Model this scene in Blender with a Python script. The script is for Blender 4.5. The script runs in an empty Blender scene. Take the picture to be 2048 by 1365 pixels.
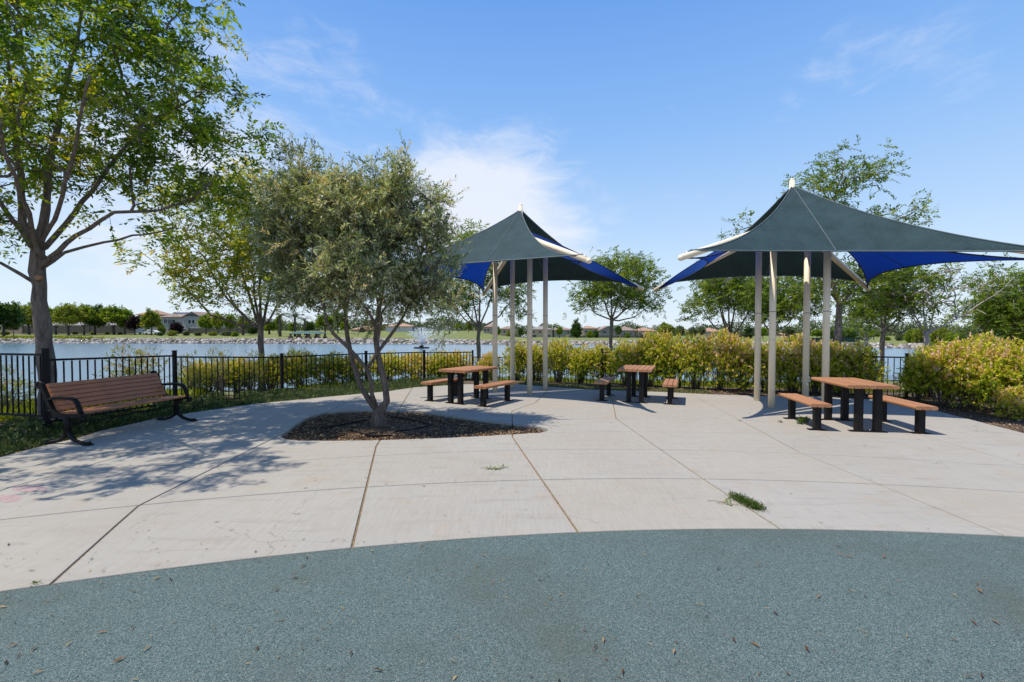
import bpy, bmesh, math, random
import numpy as np
from mathutils import Vector, Matrix
SC = bpy.context.scene
R = math.radians
# ------------------------------------------------------------------ camera
FPX, CX, CY, CAMH = 930.0, 1024.0, 682.5, 1.63
PITCH = math.atan(22.5 / FPX)
cam = bpy.data.objects.new('camera', bpy.data.cameras.new('camera'))
SC.collection.objects.link(cam); SC.camera = cam
cam.location = (0, 0, CAMH); cam.rotation_euler = (R(90) - PITCH, 0, 0)
cam.data.sensor_width = 36; cam.data.lens = FPX / 2048 * 36
cam.data.clip_start = 0.05; cam.data.clip_end = 3000
# ------------------------------------------------------------------ sun, sky, exposure
SUNV = Vector((-.46, -.12, 1)).normalized()
SC.view_settings.view_transform = 'Standard'; SC.view_settings.look = 'None'
SC.view_settings.exposure = 0.2; SC.view_settings.gamma = 1
sun = bpy.data.objects.new('sun', bpy.data.lights.new('sun', 'SUN'))
SC.collection.objects.link(sun)
sun.data.energy = 4.6; sun.data.angle = R(.55); sun.data.color = (1, .915, .79)
sun.rotation_euler = SUNV.to_track_quat('Z', 'Y').to_euler()
world = bpy.data.worlds.new('World'); SC.world = world; world.use_nodes = True
def build_world():
    nt = world.node_tree; N = nt.nodes; L = nt.links; N.clear()
    out = N.new('ShaderNodeOutputWorld'); bg = N.new('ShaderNodeBackground')
    sky = N.new('ShaderNodeTexSky'); sky.sky_type = 'NISHITA'; sky.sun_disc = False
    sky.sun_elevation = math.asin(SUNV.z); sky.sun_rotation = math.atan2(SUNV.x, SUNV.y) % (2 * math.pi)
    sky.air_density = 1.15; sky.dust_density = .35; sky.ozone_density = 2.2
    bg.inputs[1].default_value = .125
    tc = N.new('ShaderNodeTexCoord'); mp = N.new('ShaderNodeMapping'); mp.inputs['Scale'].default_value = (1, 1, 2.6)
    L.new(tc.outputs['Generated'], mp.inputs[0])
    nz = N.new('ShaderNodeTexNoise'); nz.inputs['Scale'].default_value = 3.2; nz.inputs['Detail'].default_value = 9
    nz.inputs['Roughness'].default_value = .58; nz.inputs['Distortion'].default_value = .5
    L.new(mp.outputs[0], nz.inputs[0])
    nf = N.new('ShaderNodeTexNoise'); nf.inputs['Scale'].default_value = 13; nf.inputs['Detail'].default_value = 8
    nf.inputs['Roughness'].default_value = .62; nf.inputs['Distortion'].default_value = .8
    L.new(mp.outputs[0], nf.inputs[0])
    def M(op, a, b=None, c=None):
        m = N.new('ShaderNodeMath'); m.operation = op
        for i, v in enumerate((a, b, c)):
            if v is None: continue
            if isinstance(v, (int, float)): m.inputs[i].default_value = v
            else: L.new(v, m.inputs[i])
        return m.outputs[0]
    def patch(px, py, size, amp):      # a bank of thin cloud standing in one direction of the sky
        d = Vector(((px - CX), FPX, -(py - 660))).normalized()
        vm = N.new('ShaderNodeVectorMath'); vm.operation = 'DISTANCE'
        L.new(tc.outputs['Generated'], vm.inputs[0]); vm.inputs[1].default_value = d
        mr = N.new('ShaderNodeMapRange'); mr.interpolation_type = 'SMOOTHSTEP'
        L.new(vm.outputs['Value'], mr.inputs[0]); mr.inputs[1].default_value = 0; mr.inputs[2].default_value = size
        mr.inputs[3].default_value = amp; mr.inputs[4].default_value = 0
        return mr.outputs[0]
    tot = None
    for a in ((975, 390, .24, .34), (1060, 480, .30, .30), (880, 430, .24, .30), (500, 340, .40, .20), (160, 430, .6, .26), (1880, 120, .12, .14), (1900, 40, .26, .07),
              (640, 130, .3, .07), (780, 40, .2, .1), (1250, 520, .4, .06)):
        p_ = patch(*a); tot = p_ if tot is None else M('ADD', tot, p_)
    dens = M('ADD', M('MULTIPLY', nz.outputs['Fac'], .75), M('MULTIPLY', nf.outputs['Fac'], .45))
    cl = M('ADD', dens, M('SUBTRACT', tot, .66))
    mr = N.new('ShaderNodeMapRange'); mr.interpolation_type = 'SMOOTHSTEP'; L.new(cl, mr.inputs[0])
    mr.inputs[1].default_value = .05; mr.inputs[2].default_value = .55; mr.inputs[3].default_value = 0; mr.inputs[4].default_value = .82
    hs = N.new('ShaderNodeHueSaturation'); hs.inputs['Saturation'].default_value = .95; hs.inputs['Value'].default_value = 1.0
    sx = N.new('ShaderNodeSeparateXYZ'); L.new(tc.outputs['Generated'], sx.inputs[0])
    gr = N.new('ShaderNodeValToRGB'); e = gr.color_ramp.elements
    stops = ((0, (.66, .78, .90)), (.10, (.55, .71, .90)), (.22, (.38, .59, .89)), (.38, (.21, .445, .86)), (.58, (.095, .305, .78)), (1, (.04, .17, .58)))
    while len(e) < len(stops): e.new(.5)
    for i, (p_, c_) in enumerate(stops): e[i].position = p_; e[i].color = tuple(v * .125 for v in c_) + (1,)
    L.new(sx.outputs[2], gr.inputs[0])
    sc_ = N.new('ShaderNodeVectorMath'); sc_.operation = 'SCALE'; sc_.inputs[3].default_value = 1 / (.125 * .125); L.new(gr.outputs[0], sc_.inputs[0])
    ad = N.new('ShaderNodeMix'); ad.data_type = 'RGBA'; ad.inputs[0].default_value = .86; L.new(sky.outputs[0], ad.inputs[6]); L.new(sc_.outputs[0], ad.inputs[7])
    L.new(ad.outputs[2], hs.inputs['Color'])
    mx = N.new('ShaderNodeMix'); mx.data_type = 'RGBA'; L.new(mr.outputs[0], mx.inputs[0]); L.new(hs.outputs[0], mx.inputs[6])
    mx.inputs[7].default_value = (6.3, 6.5, 7.0, 1)
    L.new(mx.outputs[2], bg.inputs[0]); L.new(bg.outputs[0], out.inputs[0])
build_world()
# ------------------------------------------------------------------ helpers
rng = np.random.default_rng(7); rnd = random.Random(5)
cp, sp = math.cos(PITCH), math.sin(PITCH)
def ray(px, py):
    z = -(py - CY); return Vector((px - CX, FPX * cp + z * sp, z * cp - FPX * sp))
def gp(px, py, z=0.0):
    d = ray(px, py); return Vector((0, 0, CAMH)) + d * ((z - CAMH) / d.z)
def at(px, py, Y):
    d = ray(px, py); return Vector((0, 0, CAMH)) + d * (Y / d.y)
def zat(py, Y): return at(CX, py, Y).z
col = SC.collection
def tag(o, label=None, cat=None, group=None, kind=None):
    if label: o['label'] = label
    if cat: o['category'] = cat
    if group: o['group'] = group
    if kind: o['kind'] = kind
    return o
def empty(name, loc, rz=0, **k):
    o = bpy.data.objects.new(name, None); col.objects.link(o); o.location = loc; o.rotation_euler = (0, 0, rz)
    o.empty_display_size = .2; return tag(o, **k)
def link(name, me, parent=None, loc=None, rz=None, **k):
    o = bpy.data.objects.new(name, me); col.objects.link(o)
    if parent: o.parent = parent
    if loc is not None: o.location = loc
    if rz is not None: o.rotation_euler = (0, 0, rz)
    return tag(o, **k)
def copy_tree(o, parent=None):
    c = o.copy(); col.objects.link(c); c.parent = parent
    for ch in list(o.children): copy_tree(ch, c)
    return c
class MB:
    def __init__(s): s.v = []; s.f = []; s.sm = []
    def add(s, vs, fs, smooth=False):
        n = len(s.v); s.v += [tuple(v) for v in vs]; s.f += [tuple(i + n for i in f) for f in fs]; s.sm += [smooth] * len(fs); return s
    def box(s, c, size, rz=0, M=None):
        hx, hy, hz = size[0] / 2, size[1] / 2, size[2] / 2
        vs = [Vector((x, y, z)) for z in (-hz, hz) for x, y in ((-hx, -hy), (hx, -hy), (hx, hy), (-hx, hy))]
        m = (M if M is not None else Matrix.Rotation(rz, 3, 'Z')); c = Vector(c)
        return s.add([m @ v + c for v in vs], [(3, 2, 1, 0), (4, 5, 6, 7), (0, 1, 5, 4), (1, 2, 6, 5), (2, 3, 7, 6), (3, 0, 4, 7)])
    def bar(s, a, b, w, h, up=(0, 0, 1)):
        a = Vector(a); b = Vector(b); d = (b - a).normalized(); u = Vector(up)
        sd = d.cross(u)
        if sd.length < 1e-4: sd = d.cross(Vector((1, 0, 0)))
        sd.normalize(); u = sd.cross(d)
        vs = [p + sd * x * w / 2 + u * y * h / 2 for p in (a, b) for x, y in ((-1, -1), (1, -1), (1, 1), (-1, 1))]
        return s.add(vs, [(0, 1, 2, 3), (7, 6, 5, 4), (0, 4, 5, 1), (1, 5, 6, 2), (2, 6, 7, 3), (3, 7, 4, 0)])
    def tube(s, pts, rad, n=8, caps=True):
        pts = [Vector(p) for p in pts]; m = len(pts)
        if not hasattr(rad, '__len__'): rad = [rad] * m
        vs = []; fs = []; pu = None
        for i, p in enumerate(pts):
            d = (pts[min(i + 1, m - 1)] - pts[max(i - 1, 0)])
            d = d.normalized() if d.length > 1e-9 else Vector((0, 0, 1))
            if pu is None: pu = d.cross(Vector((.31, .95, .1)) if abs(d.z) > .5 else Vector((0, 0, 1))).normalized()
            u = (pu - d * pu.dot(d)).normalized(); w = d.cross(u); pu = u
            vs += [p + (u * math.cos(2 * math.pi * k / n) + w * math.sin(2 * math.pi * k / n)) * rad[i] for k in range(n)]
        for i in range(m - 1):
            for k in range(n):
                a = i * n + k; b = i * n + (k + 1) % n; fs.append((a, b, b + n, a + n))
        s.add(vs, fs, True)
        if caps:
            base = len(s.v) - m * n
            s.f.append(tuple(base + k for k in reversed(range(n)))); s.sm.append(False)
            s.f.append(tuple(base + (m - 1) * n + k for k in range(n))); s.sm.append(False)
        return s
    def dome(s, c, r, d=(0, 0, 1), n=12):
        c = Vector(c); d = Vector(d).normalized()
        return s.tube([c + d * r * math.sin(a) for a in (0, .4, .8, 1.2, 1.5)], [r * math.cos(a) for a in (0, .4, .8, 1.2, 1.5)], n)
    def prism(s, poly, z0, z1, poly2=None):
        n = len(poly); q = poly2 or poly
        vs = [(p[0], p[1], z0) for p in poly] + [(p[0], p[1], z1) for p in q]
        return s.add(vs, [tuple(reversed(range(n))), tuple(range(n, 2 * n))] + [(i, (i + 1) % n, n + (i + 1) % n, n + i) for i in range(n)])
    def mesh(s, name, mat):
        me = bpy.data.meshes.new(name); me.from_pydata(s.v, [], s.f); me.materials.append(mat)
        me.polygons.foreach_set('use_smooth', s.sm); me.update(); return me
    def build(s, name, mat, parent=None, **k): return link(name, s.mesh(name, mat), parent, **k)
def np_mesh(name, V, F, mat, tint=None, smooth=False):
    V = np.asarray(V, dtype=np.float32); F = np.asarray(F, dtype=np.int32)
    me = bpy.data.meshes.new(name); k = F.shape[1]
    me.vertices.add(len(V)); me.vertices.foreach_set('co', V.ravel())
    me.loops.add(F.size); me.loops.foreach_set('vertex_index', F.ravel())
    me.polygons.add(len(F)); me.polygons.foreach_set('loop_start', np.arange(0, F.size, k, dtype=np.int32))
    me.polygons.foreach_set('loop_total', np.full(len(F), k, dtype=np.int32))
    if smooth: me.polygons.foreach_set('use_smooth', np.ones(len(F), dtype=bool))
    if tint is not None:
        a = me.attributes.new('tint', 'FLOAT', 'POINT'); a.data.foreach_set('value', np.asarray(tint, dtype=np.float32))
    me.update(calc_edges=True); me.materials.append(mat); return me
# ------------------------------------------------------------------ materials
class NT:
    def __init__(s, name):
        s.m = bpy.data.materials.new(name); s.m.use_nodes = True; s.t = s.m.node_tree; s.N = s.t.nodes; s.L = s.t.links
        s.b = s.N['Principled BSDF']; s.out = s.N['Material Output']; s.tc = s.N.new('ShaderNodeTexCoord')
    def set(s, **k):
        for a, v in k.items(): s.b.inputs[a.replace('_', ' ')].default_value = v
        return s
    def noise(s, scale, detail=4, rough=.55, co='Object', stretch=None, dist=0):
        n = s.N.new('ShaderNodeTexNoise'); n.inputs['Scale'].default_value = scale; n.inputs['Detail'].default_value = detail
        n.inputs['Roughness'].default_value = rough; n.inputs['Distortion'].default_value = dist
        src = s.tc.outputs[co] if isinstance(co, str) else co
        if stretch:
            mp = s.N.new('ShaderNodeMapping'); mp.inputs['Scale'].default_value = stretch; s.L.new(src, mp.inputs[0]); src = mp.outputs[0]
        s.L.new(src, n.inputs[0]); return n.outputs['Fac']
    def vor(s, scale, out='Color', co='Object'):
        n = s.N.new('ShaderNodeTexVoronoi'); n.inputs['Scale'].default_value = scale
        s.L.new(s.tc.outputs[co], n.inputs[0]); return n.outputs[out]
    def ramp(s, fac, stops, interp='LINEAR'):
        r = s.N.new('ShaderNodeValToRGB'); e = r.color_ramp.elements; r.color_ramp.interpolation = interp
        while len(e) < len(stops): e.new(.5)
        for i, (p, c) in enumerate(stops):
            e[i].position = p; e[i].color = (tuple(c) + (1,))[:4] if hasattr(c, '__len__') else (c, c, c, 1)
        s.L.new(fac, r.inputs[0]); return r.outputs[0]
    def mix(s, fac, a, b, mode='MIX'):
        m = s.N.new('ShaderNodeMix'); m.data_type = 'RGBA'; m.blend_type = mode
        for i, v in ((0, fac), (6, a), (7, b)):
            if isinstance(v, (int, float)): m.inputs[i].default_value = v if i == 0 else (v, v, v, 1)
            elif isinstance(v, tuple): m.inputs[i].default_value = (v + (1,))[:4]
            else: s.L.new(v, m.inputs[i])
        return m.outputs[2]
    def math(s, op, a, b=0, clamp=False):
        m = s.N.new('ShaderNodeMath'); m.operation = op; m.use_clamp = clamp
        for i, v in enumerate((a, b)):
            if isinstance(v, (int, float)): m.inputs[i].default_value = v
            else: s.L.new(v, m.inputs[i])
        return m.outputs[0]
    def rng(s, v, a, b, c=0., d=1.):
        m = s.N.new('ShaderNodeMapRange'); m.interpolation_type = 'SMOOTHSTEP'; s.L.new(v, m.inputs[0])
        for i, x in enumerate((a, b, c, d)): m.inputs[i + 1].default_value = x
        return m.outputs[0]
    def base(s, c): s.L.new(c, s.b.inputs['Base Color']); return s
    def bump(s, h, strength=.3, dist=.01):
        b = s.N.new('ShaderNodeBump'); b.inputs['Strength'].default_value = strength; b.inputs['Distance'].default_value = dist
        s.L.new(h, b.inputs['Height']); s.L.new(b.outputs[0], s.b.inputs['Normal']); return s
    def objrand(s):
        o = s.N.new('ShaderNodeObjectInfo'); return o.outputs['Random']
    def attr(s, n):
        a = s.N.new('ShaderNodeAttribute'); a.attribute_name = n; return a.outputs['Fac']
    def xyz(s, co='Object'):
        x = s.N.new('ShaderNodeSeparateXYZ'); s.L.new(s.tc.outputs[co], x.inputs[0]); return x.outputs
def simple(name, c, rough=.6, var=.15, scale=8, **k):
    n = NT(name); n.set(Roughness=rough, **k)
    lo = tuple(x * (1 - var) for x in c); hi = tuple(min(1, x * (1 + var)) for x in c)
    n.base(n.ramp(n.noise(scale, 5), [(.3, lo), (.7, hi)])); return n.m
def leafmat(name, stops, trans=.35, rough=.5):
    n = NT(name); n.set(Roughness=rough); n.b.inputs['Specular IOR Level'].default_value = .16
    c = n.ramp(n.attr('tint'), stops); n.base(c)
    tr = n.N.new('ShaderNodeBsdfTranslucent'); c2 = n.mix(1.0, c, (1.5, 1.5, .6), 'MULTIPLY'); n.L.new(c2, tr.inputs[0])
    ms = n.N.new('ShaderNodeMixShader'); ms.inputs[0].default_value = trans
    n.L.new(n.b.outputs[0], ms.inputs[1]); n.L.new(tr.outputs[0], ms.inputs[2]); n.L.new(ms.outputs[0], n.out.inputs[0]); return n.m
M = {}
def mk_mats():
    # concrete
    n = NT('concrete'); n.set(Roughness=.9); n.b.inputs['Specular IOR Level'].default_value = .15
    big = n.noise(.55, 5, .6); mid = n.noise(2.6, 6, .65, dist=.6); fine = n.noise(140, 2); strk = n.noise(3.0, 5, .6, stretch=(.5, 3.2, 1), dist=.3)
    c = n.ramp(big, [(.3, (.325, .305, .265)), (.5, (.342, .326, .290)), (.7, (.362, .346, .308))])
    c = n.mix(n.rng(mid, .5, .72, 0, .42), c, (.35, .275, .20))
    c = n.mix(n.rng(strk, .5, .72, 0, .45), c, (.26, .235, .21))
    c = n.mix(n.rng(n.objrand(), 0, 1, 0, .38), c, (.35, .31, .25))
    c = n.mix(n.rng(n.noise(14, 3, .6), .60, .72, 0, .22), c, (.27, .24, .21))
    c = n.mix(n.rng(n.noise(60, 2), .66, .8, 0, .35), c, (.2, .18, .15))
    brm = n.noise(55, 3, .6, stretch=(1, .06, 1), dist=.2); c = n.mix(.35, c, n.ramp(brm, [(.35, .82), (.65, 1.12)]), 'MULTIPLY')
    crk = n.N.new('ShaderNodeTexVoronoi'); crk.feature = 'DISTANCE_TO_EDGE'; crk.inputs['Scale'].default_value = .42
    wv = n.N.new('ShaderNodeVectorMath'); wv.operation = 'MULTIPLY_ADD'; nzv = n.N.new('ShaderNodeTexNoise'); nzv.inputs['Scale'].default_value = 2.2; nzv.inputs['Detail'].default_value = 6; n.L.new(n.tc.outputs['Object'], nzv.inputs[0])
    n.L.new(nzv.outputs['Color'], wv.inputs[0]); wv.inputs[1].default_value = (.6, .6, .6); n.L.new(n.tc.outputs['Object'], wv.inputs[2]); n.L.new(wv.outputs[0], crk.inputs[0])
    c = n.mix(n.math('MULTIPLY', n.rng(crk.outputs['Distance'], .0, .0022, .55, 0), n.rng(n.noise(.7, 2), .5, .6, 0, 1)), c, (.13, .11, .09))
    c = n.mix(.5, c, n.ramp(fine, [(.3, .86), (.7, 1.1)]), 'MULTIPLY')
    n.base(c); n.bump(n.mix(.5, n.noise(90, 3, stretch=(1, .15, 1)), n.noise(260, 2)), .32, .003); M['concrete'] = n.m
    n = NT('joint_grit'); n.set(Roughness=1); n.base(n.ramp(n.noise(120, 4), [(.3, (.07, .05, .03)), (.5, (.22, .155, .085)), (.68, (.42, .31, .17))])); n.bump(n.noise(150, 3), 1, .01); M['grit'] = n.m
    # rubber
    n = NT('rubber_granules'); n.set(Roughness=.85); n.b.inputs['Specular IOR Level'].default_value = .2
    v = n.vor(300, 'Color'); vs = n.N.new('ShaderNodeSeparateColor'); n.L.new(v, vs.inputs[0])
    c = n.ramp(vs.outputs[0], [(0, (.02, .032, .032)), (.2, (.055, .09, .09)), (.5, (.09, .14, .136)), (.8, (.122, .18, .173)), (.97, (.26, .28, .25))])
    c = n.mix(n.rng(n.noise(.6, 6, .65), .42, .66, 0, .55), c, (.082, .092, .078))
    c = n.mix(n.rng(n.noise(7, 6, .7), .60, .8, 0, .4), c, (.11, .10, .085))
    c = n.mix(.8, c, n.ramp(n.noise(70, 3, .7), [(.3, .72), (.7, 1.2)]), 'MULTIPLY')
    n.base(c); n.bump(n.vor(300, 'Distance'), .7, .003); M['rubber'] = n.m
    n = NT('bark_mulch'); n.set(Roughness=1); n.base(n.ramp(n.noise(38, 6, .7), [(.3, (.03, .017, .009)), (.5, (.08, .045, .024)), (.7, (.19, .115, .06))])); n.bump(n.noise(45, 5), 1, .03); M['mulch'] = n.m
    n = NT('mulch_chips'); n.set(Roughness=.95); n.base(n.ramp(n.attr('tint'), [(0, (.045, .024, .012)), (.4, (.17, .095, .045)), (.8, (.38, .25, .13)), (1, (.6, .43, .25))])); M['chips'] = n.m
    # timber-look planks
    n = NT('orange_plank'); n.set(Roughness=.55)
    gr = n.noise(9, 6, .6, stretch=(14, 1.2, 14)); c = n.ramp(gr, [(.3, (.29, .12, .05)), (.55, (.37, .165, .07)), (.75, (.45, .22, .10))])
    c = n.mix(n.rng(n.objrand(), 0, 1, 0, .3), c, (.48, .26, .135)); c = n.mix(n.rng(n.noise(5, 5), .55, .8, 0, .4), c, (.28, .14, .07))
    n.base(c); n.bump(gr, .25, .002); M['plank'] = n.m
    n = NT('bench_slat_timber'); n.set(Roughness=.5)
    gr = n.noise(8, 6, .6, stretch=(14, .8, 14)); n.base(n.ramp(gr, [(.3, (.33, .12, .05)), (.7, (.46, .185, .08))])); n.bump(gr, .25, .002); M['slat'] = n.m
    n = NT('black_powder_coat'); n.set(Roughness=.55); n.b.inputs['Specular IOR Level'].default_value = .22; n.base(n.ramp(n.noise(30, 4), [(.3, (.006, .005, .005)), (.7, (.012, .011, .010))])); n.bump(n.noise(180, 2), .12, .001); M['black'] = n.m
    n = NT('fence_paint'); n.set(Roughness=.55); n.b.inputs['Specular IOR Level'].default_value = .2; n.base(n.ramp(n.noise(12, 5), [(.35, (.005, .005, .007)), (.75, (.010, .009, .011))])); M['fence'] = n.m
    n = NT('cream_steel'); n.set(Roughness=.42)
    c = n.ramp(n.noise(2.5, 5, .6), [(.3, (.84, .71, .50)), (.7, (.88, .76, .56))]); c = n.mix(n.rng(n.noise(16, 5, .7, stretch=(1, 1, .15)), .6, .8, 0, .3), c, (.42, .36, .28)); n.base(c); M['cream'] = n.m
    M['steel'] = simple('galvanised_steel', (.5, .5, .5), .35, Metallic=.8)
    def cloth(name, c, tr, tc_, wv=900):
        n = NT(name); n.set(Roughness=.75); n.b.inputs['Specular IOR Level'].default_value = .2
        k = n.noise(3, 5, .6); k2 = n.noise(70, 3, .6, stretch=(1, 1, .25)); lo = tuple(x * .8 for x in c); hi = tuple(x * 1.2 for x in c)
        cc = n.mix(.8, n.ramp(k, [(.3, lo), (.7, hi)]), n.ramp(k2, [(.35, .7), (.65, 1.25)]), 'MULTIPLY'); n.base(cc); n.bump(n.noise(160, 2), .5, .004)
        t = n.N.new('ShaderNodeBsdfTranslucent'); t.inputs[0].default_value = tc_ + (1,)
        ms = n.N.new('ShaderNodeMixShader'); ms.inputs[0].default_value = tr
        n.L.new(n.b.outputs[0], ms.inputs[1]); n.L.new(t.outputs[0], ms.inputs[2]); n.L.new(ms.outputs[0], n.out.inputs[0]); return n.m
    M['teal'] = cloth('teal_shade_cloth', (.031, .060, .067), .05, (.02, .05, .05)); M['blue'] = cloth('blue_shade_cloth', (.003, .036, .20), .28, (.002, .045, .36))
    M['seam'] = simple('cloth_hem', (.09, .12, .13), .7); M['blueseam'] = simple('dark_blue_hem', (.008, .012, .04), .7)
    # bark
    n = NT('grey_bark'); n.set(Roughness=.95); b = n.noise(9, 8, .7, stretch=(2.2, 2.2, .35), dist=.4)
    n.base(n.ramp(b, [(.28, (.045, .034, .028)), (.5, (.19, .15, .122)), (.75, (.34, .275, .23))])); n.bump(b, .9, .03); M['bark'] = n.m
    n = NT('olive_bark'); n.set(Roughness=.95); b = n.noise(12, 8, .7, stretch=(2, 2, .4), dist=.4)
    n.base(n.ramp(b, [(.3, (.05, .036, .027)), (.5, (.14, .105, .08)), (.75, (.26, .20, .15))])); n.bump(b, .9, .02); M['obark'] = n.m
    n = NT('pale_bark'); n.set(Roughness=.9); b = n.noise(9, 6, .7, stretch=(2, 2, .4)); n.base(n.ramp(b, [(.3, (.22, .185, .17)), (.7, (.50, .44, .42))])); M['palebark'] = n.m
    n = NT('far_bark'); n.set(Roughness=.95); n.base(n.ramp(n.noise(3, 4), [(.3, (.05, .04, .032)), (.7, (.13, .10, .085))])); M['farbark'] = n.m
    # leaves
    M['leafA'] = leafmat('fresh_green_leaves', [(0, (.04, .085, .010)), (.35, (.13, .215, .018)), (.7, (.30, .38, .03)), (1, (.55, .46, .05))], .5)
    M['leafB'] = leafmat('yellow_green_leaves', [(0, (.07, .12, .015)), (.4, (.20, .27, .03)), (.75, (.40, .38, .04)), (1, (.60, .42, .06))], .45)
    M['leafO'] = leafmat('olive_leaves', [(0, (.06, .085, .03)), (.4, (.21, .25, .10)), (.7, (.42, .45, .24)), (.9, (.60, .62, .46)), (1, (.62, .48, .22))], .28, .42)
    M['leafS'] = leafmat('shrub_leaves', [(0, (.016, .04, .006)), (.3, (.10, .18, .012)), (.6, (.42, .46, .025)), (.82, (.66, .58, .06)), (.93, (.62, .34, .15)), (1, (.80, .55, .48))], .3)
    M['leafW'] = leafmat('thin_shrub_leaves', [(0, (.03, .075, .012)), (.5, (.12, .19, .03)), (.85, (.32, .33, .05)), (1, (.55, .28, .16))], .3)
    M['leafD'] = leafmat('dark_green_leaves', [(0, (.018, .045, .010)), (.5, (.05, .10, .02)), (1, (.13, .19, .03))], .25)
    M['leafM'] = leafmat('mid_green_leaves', [(0, (.035, .08, .010)), (.45, (.125, .20, .018)), (1, (.34, .38, .035))], .42)
    M['leafY'] = leafmat('far_yellow_green_leaves', [(0, (.07, .11, .015)), (.5, (.19, .24, .03)), (1, (.42, .38, .045))], .3)
    M['leafG'] = leafmat('grey_green_leaves', [(0, (.05, .07, .03)), (.5, (.11, .14, .07)), (1, (.22, .24, .12))], .2)
    M['leafP'] = leafmat('purple_leaves', [(0, (.010, .006, .008)), (.5, (.028, .012, .018)), (1, (.07, .03, .04))], .15)
    M['blade'] = leafmat('ground_cover_blades', [(0, (.025, .045, .016)), (.5, (.085, .125, .045)), (.85, (.18, .21, .08)), (1, (.36, .27, .13))], .2)
    M['lime'] = leafmat('lime_ground_cover', [(0, (.08, .12, .01)), (1, (.36, .38, .02))], .3)
    M['grassb'] = leafmat('grass_blades', [(0, (.02, .05, .008)), (.6, (.06, .12, .02)), (1, (.30, .23, .09))], .3)
    M['dry'] = simple('dry_twig', (.20, .13, .07), .9); M['litter'] = leafmat('fallen_leaf_litter', [(0, (.03, .018, .012)), (.5, (.16, .08, .03)), (1, (.45, .30, .13))], .1)
    # water
    n = NT('lake_water'); n.set(Roughness=.2, IOR=1.33); n.base(n.ramp(n.noise(.03, 3), [(.3, (.07, .14, .19)), (.7, (.09, .165, .215))]))
    w1 = n.noise(3.2, 4, .6, stretch=(.55, 1.5, 1)); w2 = n.noise(.5, 3, .5, stretch=(.6, 1.4, 1)); n.bump(n.mix(.35, w1, w2), .4, .10); M['water'] = n.m
    # ground: mulch near, lawn across the lake
    n = NT('ground_soil_and_lawn'); n.set(Roughness=1); X = n.xyz()
    soil = n.ramp(n.noise(9, 7, .7), [(.3, (.045, .03, .02)), (.55, (.11, .075, .05)), (.75, (.2, .15, .105))])
    dirt = n.ramp(n.noise(.25, 6, .6), [(.35, (.10, .12, .03)), (.55, (.17, .16, .06)), (.7, (.24, .19, .12))])
    lawn = n.ramp(n.noise(.14, 6, .65), [(.3, (.11, .14, .025)), (.55, (.17, .185, .04)), (.72, (.24, .235, .06))])
    lawn = n.mix(n.rng(n.noise(2.5, 4), .45, .7, 0, .4), lawn, (.06, .10, .02))
    c = n.mix(n.rng(X[1], 13, 24), soil, dirt); c = n.mix(n.rng(X[1], 50, 70), c, lawn); n.base(c); n.bump(n.noise(30, 5), .8, .03); M['ground'] = n.m
    n = NT('riprap_stone'); n.set(Roughness=.9); n.base(n.ramp(n.attr('tint'), [(0, (.09, .08, .07)), (.5, (.26, .235, .21)), (1, (.50, .47, .43))])); M['rock'] = n.m
    M['path'] = simple('pale_path', (.42, .36, .28), .9); M['lime_bed'] = simple('lime_bed', (.22, .26, .02), .9, .3, 1)
    # houses
    for k, c in dict(wall_grey=(.36, .34, .34), wall_beige=(.45, .34, .22), wall_tan=(.38, .30, .22), wall_pale=(.55, .53, .52), wall_taupe=(.26, .24, .21), gable=(.10, .095, .09),
                     roof_brown=(.27, .19, .15), roof_tile=(.38, .23, .155), roof_grey=(.25, .22, .21), blockwall=(.10, .088, .078), pinkwall=(.32, .22, .19), trim=(.6, .58, .55), screen=(.008, .035, .03), fascia=(.5, .42, .33),
                     solar=(.05, .07, .11), shelter=(.05, .11, .10), brick=(.2, .1, .075), white=(.78, .78, .78), tyre=(.015, .015, .015), lampg=(.3, .3, .3), red=(.35, .03, .03)).items():
        M[k] = simple(k, c, .8, .12, 1.2)
    M['pane'] = simple('window_glass', (.03, .035, .045), .12); M['carglass'] = simple('car_glass', (.02, .025, .03), .08); M['carpaint'] = simple('white_car_paint', (.75, .75, .76), .25, .02)
    n = NT('fountain_spray'); n.set(Roughness=.4); n.base(n.ramp(n.noise(2, 2), [(0, (.85, .88, .9)), (1, (.9, .92, .95))]))
    t = n.N.new('ShaderNodeBsdfTransparent'); ms = n.N.new('ShaderNodeMixShader'); ms.inputs[0].default_value = .45
    n.L.new(t.outputs[0], ms.inputs[2]); n.L.new(n.b.outputs[0], ms.inputs[1]); n.L.new(ms.outputs[0], n.out.inputs[0]); M['spray'] = n.m
    n = NT('spray_mist'); n.set(Roughness=.6); n.base(n.ramp(n.noise(2, 2), [(0, (.8, .85, .9)), (1, (.85, .9, .95))]))
    t = n.N.new('ShaderNodeBsdfTransparent'); ms = n.N.new('ShaderNodeMixShader'); ms.inputs[0].default_value = .86
    n.L.new(t.outputs[0], ms.inputs[2]); n.L.new(n.b.outputs[0], ms.inputs[1]); n.L.new(ms.outputs[0], n.out.inputs[0]); M['mist'] = n.m
    def chalk(name, c, th):
        n = NT(name); n.set(Roughness=1); n.b.inputs['Base Color'].default_value = c + (1,)
        t = n.N.new('ShaderNodeBsdfTransparent'); ms = n.N.new('ShaderNodeMixShader'); k = n.rng(n.noise(45, 4, .7), th, th + .2)
        n.L.new(k, ms.inputs[0]); n.L.new(t.outputs[0], ms.inputs[1]); n.L.new(n.b.outputs[0], ms.inputs[2]); n.L.new(ms.outputs[0], n.out.inputs[0]); return n.m
    M['chalkp'] = chalk('pink_chalk', (.58, .33, .37), .44); M['chalkw'] = chalk('white_chalk', (.62, .58, .5), .42)
mk_mats()
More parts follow.
